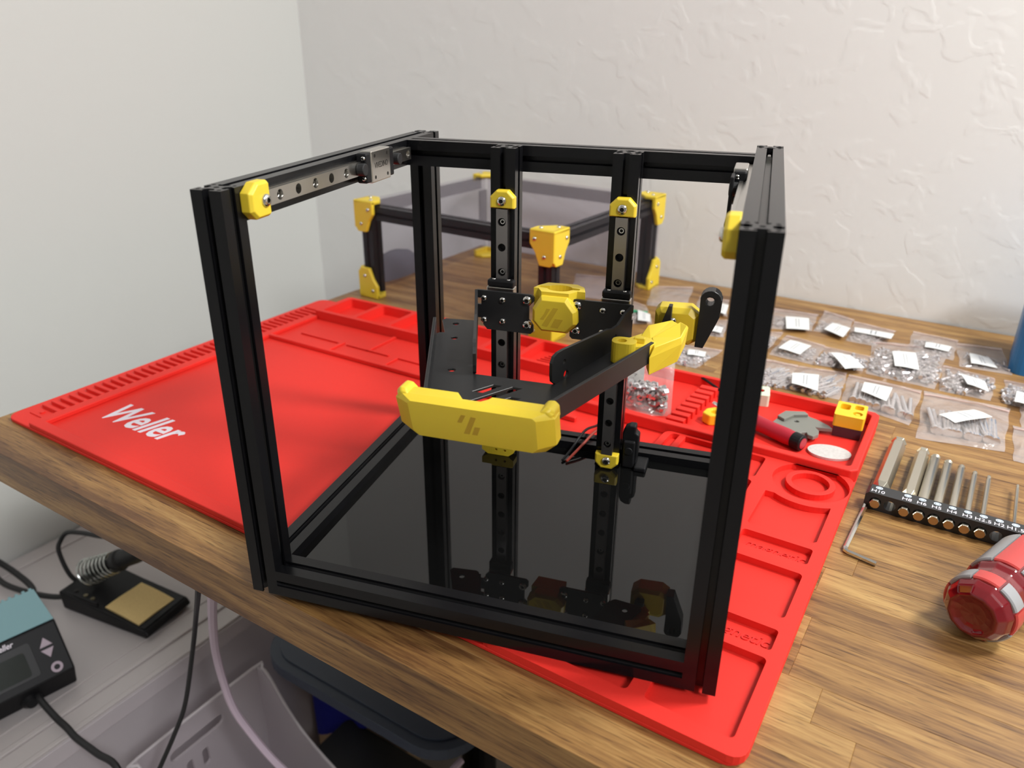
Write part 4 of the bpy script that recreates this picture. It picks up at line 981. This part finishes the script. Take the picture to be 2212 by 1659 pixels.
# wall panel at the very back left
# soldering station
A2 = AT + math.radians(-11)
st = thing('soldering_station', 'black soldering station with a teal top, display and triangular buttons', 'soldering station', T(-665, -45, LZ), A2)
MS = Matrix.Translation(T(-634, 20, LZ)) @ rz(A2)      # x out of the front, y to the right end, z up
fS = fr(MS)
MSY = ax((1, 0, 0), (0, 0, 1), (0, 1, 0))              # local xy -> x,z ; local z -> y
sec = [(0, 0), (7.5, 24), (-21, 66), (-80, 72), (-84, 0)]
G(fS).prism([(0, 0.4), (8, 24), (-21.5, 66), (-24, 66), (-82, 70), (-84, .4)], -150, 0, (), MSY).build('housing', BLKP, st, bevel=1.6)
G(fS).prism([(-22.5, 66.4), (-22, 67.6), (-78, 71.8), (-78, 70)], -149, -.6, (), MSY).build('top_cover', TEAL, st, bevel=.5)
for k in range(16): G(fS).box((-81.5, -5 - k * 6.2, 68), (-77.6, -2.2 - k * 6.2, 72)).build('vent_tooth', TEAL, st, bevel=.4)
# face plane: from (8,24) to (-21.5,66)
fd = Vector((-29.5, 0, 42)).normalized(); fn = Vector((42, 0, 29.5)).normalized()
MF = MS @ ax((0, 1, 0), fd, fn, (8.1, 0, 24))          # x right, y up the face, z out
def fpr(poly, z0, z1, nm, m, holes=(), bev=0): return G(fr(MF)).prism(poly, z0, z1, holes).build(nm, m, st, bevel=bev)
fpr(rrect(-112, 8, -27, 42, 3), .02, .5, 'display_bezel', mat('bezel', (.012, .012, .012), .4, spec=.3), (), .3)
fpr(rrect(-106, 11, -34, 35, 3), .5, .8, 'display', GLS)
fpr([(-21, 31), (-9.5, 31), (-15.2, 40)], 0, 1.6, 'up_button', BTN, (), .4)
fpr([(-21, 28.5), (-9.5, 28.5), (-15.2, 19.5)], 0, 1.6, 'down_button', BTN, (), .4)
fpr(circ(-13.5, 8.5, 5.2, 20), 0, 1.4, 'power_button', BTN, [circ(-13.5, 8.5, 2.6, 14)], .4)
text('brand_lettering', 'Weller', WHT, st, MF @ Matrix.Translation((-49, 46, .1)), 7.5, shear=.25, bold=.02, ext=.15, xs=.9)
G(fS).lathe([(9, 0), (8.5, 3), (6, 6), (5, 9)], 20, ax((0, 1, 0), (0, 0, 1), (1, 0, 0), (1, -42, 9))).build('socket', BLKP, st, smooth=True)
def cable(name, pts, r, m, lab, f=fT, cat='cable'):
    o = G(f).tube(pts, r, 8, 6).build(name, m, None, smooth=True); return tag(o, lab, cat)
cable('cable', [(-634, -16, -318), (-624, -18, -319), (-601, -19, -324), (-580, -20, -324), (-564, -21, -326), (-534, -20, -327), (-503, -19, -330), (-485, -30, -380), (-480, -50, -520), (-480, -60, -736)], 3.1, RUB, 'black cable running from the front socket of the soldering station')
cable('cable', [(-900 + 8, 72, -322), (-850, 72, -322), (-805, 68, -322), (-778, 52, -321), (-745, 38, -322), (-715, 30, -322)], 3.4, RUB, 'thick black cable behind the teal top, upper of the two')
cable('cable', [(-890, 60, -323), (-840, 55, -323), (-790, 66, -323), (-762, 80, -322.5), (-757, 88, -312)], 3.2, RUB, 'black cable running behind the station to the sponge stand')
# stand with sponge
ss = thing('iron_stand', 'black soldering iron stand with a tan sponge and a coil holder on the bin lid', 'iron stand', T(-690, 105, LZ), AT + math.radians(10))
MSS = Matrix.Translation(T(-752, 73, LZ)) @ rz(AT + math.radians(9.5)); fSS = fr(MSS)
SX = ax((1, 0, 0), (0, 0, 1), (0, -1, 0))
prof_ = [(0, .3), (124, .3), (128, 4), (124, 10), (60, 17), (2, 25), (-2, 22)]
G(fSS).prism(prof_, -62, 0, (), SX).build('base', BLKP, ss, bevel=1.8)
def top_at(x): return 17 - (x - 60) * 7 / 64 if x > 60 else 25 - (x - 2) * 8 / 58
sp = [(62, 6, 0), (112, 4, 0), (114, 52, 0), (66, 56, 0)]
g = G(fSS); nn = 8; vs = []
for j in range(nn + 1):
    for i in range(nn + 1):
        u = i / nn; v = j / nn; x = 62 + 50 * u + 2 * v; y = 6 + 48 * v - 2 * u
        vs.append((x, y, top_at(x) + .6 + 1.8 * math.sin(PI * min(max(u, .05), .95)) ** .5 + .5 * math.sin(5 * v)))
K = len(vs); vs += [(x, y, top_at(x) - 3) for x, y, z in vs]
F = [(j * (nn + 1) + i, j * (nn + 1) + i + 1, (j + 1) * (nn + 1) + i + 1, (j + 1) * (nn + 1) + i) for j in range(nn) for i in range(nn)]
ed = [i for i in range(nn + 1)] + [j * (nn + 1) + nn for j in range(1, nn + 1)] + [nn * (nn + 1) + i for i in range(nn - 1, -1, -1)] + [j * (nn + 1) for j in range(nn - 1, 0, -1)]
g.add(vs, F + [tuple(K + a for a in f)[::-1] for f in F] + [(a, a + K, b + K, b) for a, b in zip(ed, ed[1:] + ed[:1])])
g.build('sponge', SPG, ss, smooth=True)
G(fSS).prism([(116, 2), (122, 2), (122, 60), (116, 60)], 10.5, 12, ()).build('rim', BLKP, ss, bevel=.5)
G(fSS).prism([(8, 1.5), (56, 1.5), (56, 4), (8, 4)], 19.5, 24.5, ()).build('rim', BLKP, ss, bevel=.7)
G(fSS).box((0, 36, 22), (10, 60, 29)).build('rim', BLKP, ss, bevel=.7)
for x, y in ((16, 9), (30, 9), (40, 9)): G(fSS).cyl(2.4, top_at(x) - 2, top_at(x) + .8, 14, Matrix.Translation((x, y, 0))).build('tip_hole', (SOCK if x == 16 else mat('dim_brass', (.2, .17, .1), .4, .6)), ss)
# coil: axis rises to the right
c0_, c1_ = Vector((17, 27, 36)), Vector((58, 36, 58)); cd_ = (c1_ - c0_); cq = cd_.to_track_quat('Z', 'Y').to_matrix().to_4x4()
hel = []
LN = cd_.length; turns = 8
for k in range(turns * 16 + 1):
    t = k / (turns * 16); a = 2 * PI * turns * t; r = 15.5 - 4.0 * t
    p = Matrix.Translation(c0_) @ cq @ Vector((r * math.cos(a), r * math.sin(a), LN * .92 * t)); hel.append(tuple(p))
G(fSS).tube(hel, 1.5, 7, 0).build('coil', mat('galvanised', (.50, .52, .50), .25, 1.0), ss, smooth=True)
G(fSS).tube([(24, 27, 16), (22, 27, 22), (20, 27, 27)], 2.2, 8, 4).build('coil_post', CHR, ss)
MI = Matrix.Translation(c0_) @ cq
ir = thing('soldering_iron', 'black soldering iron handle resting in the coil of the stand', 'soldering iron', fSS(60, 36, 60))
G(fSS).lathe([(5, 4), (6, LN * .9), (11.5, LN * .95), (12.3, LN + 1), (12.3, LN + 5), (10.2, LN + 7), (10.6, LN + 26), (9, LN + 60), (8, LN + 95)], 24, MI).build('handle', RUB, ir, smooth=True)
cable('cable', [(-752, 72 + 30, -318), (-760, 92, -300), (-772, 92, -272), (-775, 98, -262), (-768, 104, -252), (-748, 110, -248), (-715, 118, -245), (-690, 130, -240), (-650, 150, -230)], 2.6, RUB, 'black cable arching above the iron stand')
# cables hanging from the desk
cable('cable', [(-335, -10, -35.5), (-337, -12, -60), (-416, 29, -150), (-451, 41, -210), (-462, 30, -270), (-468, 17, -300), (-476, 3, -330), (-480, -10, -352), (-485, -22, -450), (-485, -30, -736)], 2.0, RUB, 'thin black cable hanging down from the desk left of the white one')
cable('cable', [(-322, -10, -35.5), (-327, -9, -60), (-390, 26, -140), (-425, 45, -200), (-438, 54, -245), (-436, 58, -285), (-422, 63, -315), (-403, 66, -335), (-377, 68, -350), (-340, 66, -375), (-310, 40, -440), (-300, 20, -736)], 3.4, PINKC, 'thick pinkish-white cable hanging in a curve below the desk')
gp_ = G(fE); gp_.loft([[(ED * .35 + 44 * r * math.cos(2 * PI * k / 20), EW + 26 + 15 * r * math.sin(2 * PI * k / 20), EZ0 + z) for k in range(20)] for r, z in ((1, 0), (1.02, 8), (.9, 18), (.6, 27), (.2, 31))], True).build('grey_pouch', mat('grey_fabric', (.16, .16, .17), .8), None, smooth=True)
tag(bpy.data.objects['grey_pouch'], 'dark grey rounded pouch on the desk behind the enclosure box', 'pouch')
cable('cable', [(-268, 170, -352), (-270, 152, -356), (-276, 132, -380), (-290, 110, -450), (-300, 100, -735)], 3.6, PINKC, 'short piece of pinkish-white cable under the corner of the navy seat', cat='cable')
# clear open basket
bk_ = thing('basket', 'clear plastic basket with a slotted back and sloping sides under the desk', 'basket', T(-450, 70, FZ), AT)
fb = -350
def slope(y0):
    return
G(fT).prism([(0, FZ + 2), (146, FZ + 2), (146, fb - 6), (140, fb), (6, fb), (0, fb - 6)], -521, -518, [rrect(34, -385, 96, -372, 6, 5), rrect(48, -420, 56, -398, 3.5), rrect(66, -420, 74, -398, 3.5)], ax((0, 1, 0), (0, 0, 1), (1, 0, 0))).build('back_wall', FROSTB, bk_)
sidep = [(-518, FZ + 2), (-518, fb), (-512, fb - 1), (-500, fb - 10), (-484, fb - 34), (-462, fb - 58), (-430, fb - 80), (-380, fb - 104), (-330, fb - 128), (-330, FZ + 2)]
for y in (3.5, 146): G(fT).prism(sidep, -y, -y + 2.4, (), ax((1, 0, 0), (0, 0, 1), (0, -1, 0))).build('side_wall', FROSTB, bk_)
G(fT).box((-330, 1, FZ + 2), (-327.5, 146, fb - 128)).box((-518, 1, FZ + .5), (-330, 146, FZ + 3)).build('front_wall', FROSTB, bk_)
G(fT).tube([(-330, 146, fb - 128), (-380, 146, fb - 104), (-430, 146, fb - 80), (-462, 146, fb - 58), (-484, 146, fb - 34), (-500, 146, fb - 10), (-512, 146, fb), (-519.5, 140, fb), (-519.5, 6, fb), (-512, 1.5, fb), (-500, 1.5, fb - 10), (-484, 1.5, fb - 34), (-462, 1.5, fb - 58)], 1.6, 6, 3).build('rolled_rim', RIMB, bk_)
# navy seat pushed under the desk
nv = thing('stool', 'dark navy seat with rounded corners and a grooved edge, pushed under the desk', 'stool', T(-385, 330, FZ), AT)
NZ = -322
G(fT).prism(rrect(-516, 140, -258, 420, 44, 8), NZ - 15, NZ - 2).build('seat_shell', NAVY, nv, bevel=4, seg=3)
G(fT).prism(rrect(-506, 150, -268, 410, 36, 8), NZ - 3, NZ).build('seat_pad', NAVY, nv, bevel=1.6, seg=2)
for x, y in ((-480, 360), (-295, 360), (-480, 385), (-295, 385)):
    pass
G(fT).cyl(22, FZ + 30, NZ - 14, 20, Matrix.Translation((-370, 340, 0))).build('column', DKBOX, nv)
G(fT).prism(rrect(-412, 270, -304, 410, 30, 6), FZ, FZ + 30).build('foot', DKBOX, nv, bevel=4)
# pine board, blue cloth and charcoal box behind the basket
pb = G(fT).box((-580, 262, FZ), (-420, 285, -440)).build('pine_board', TAN, None, bevel=2); tag(pb, 'pale pine board with a small round peg under the navy seat', 'board')
pk = G(fT).cyl(4.5, 0, 7, 16, ax((1, 0, 0), (0, 0, 1), (0, -1, 0), (-560, 262, -495))).build('peg', mat('pale_peg', (.5, .42, .33), .5), pb, bevel=1.5)
g = G(fT); n, m = 10, 10; vs = []
for j in range(m + 1):
    for i in range(n + 1):
        u = i / n; v = j / m; z = -420 - 150 * v * (1 - .55 * u) ; x = -572 + 110 * u + 12 * v; y = 252 - 4 * math.sin(9 * u) - 6 * v
        vs.append((x, y, z))
F = [(j * (n + 1) + i, j * (n + 1) + i + 1, (j + 1) * (n + 1) + i + 1, (j + 1) * (n + 1) + i) for j in range(m) for i in range(n)]
g.add(vs, F); g.add([(x, y + 2, z) for x, y, z in vs], [f[::-1] for f in F])
o = g.build('blue_cloth', DBLUE, None, smooth=True); tag(o, 'royal blue cloth hanging to a point under the navy seat', 'cloth')
db = G(fT).prism(rrect(-500, 175, -180, 245, 8), FZ, -520).prism(rrect(-505, 170, -175, 250, 8), -530, -512).build('charcoal_crate', DKBOX, None, bevel=2); tag(db, 'charcoal plastic crate standing on the floor behind the basket', 'crate')
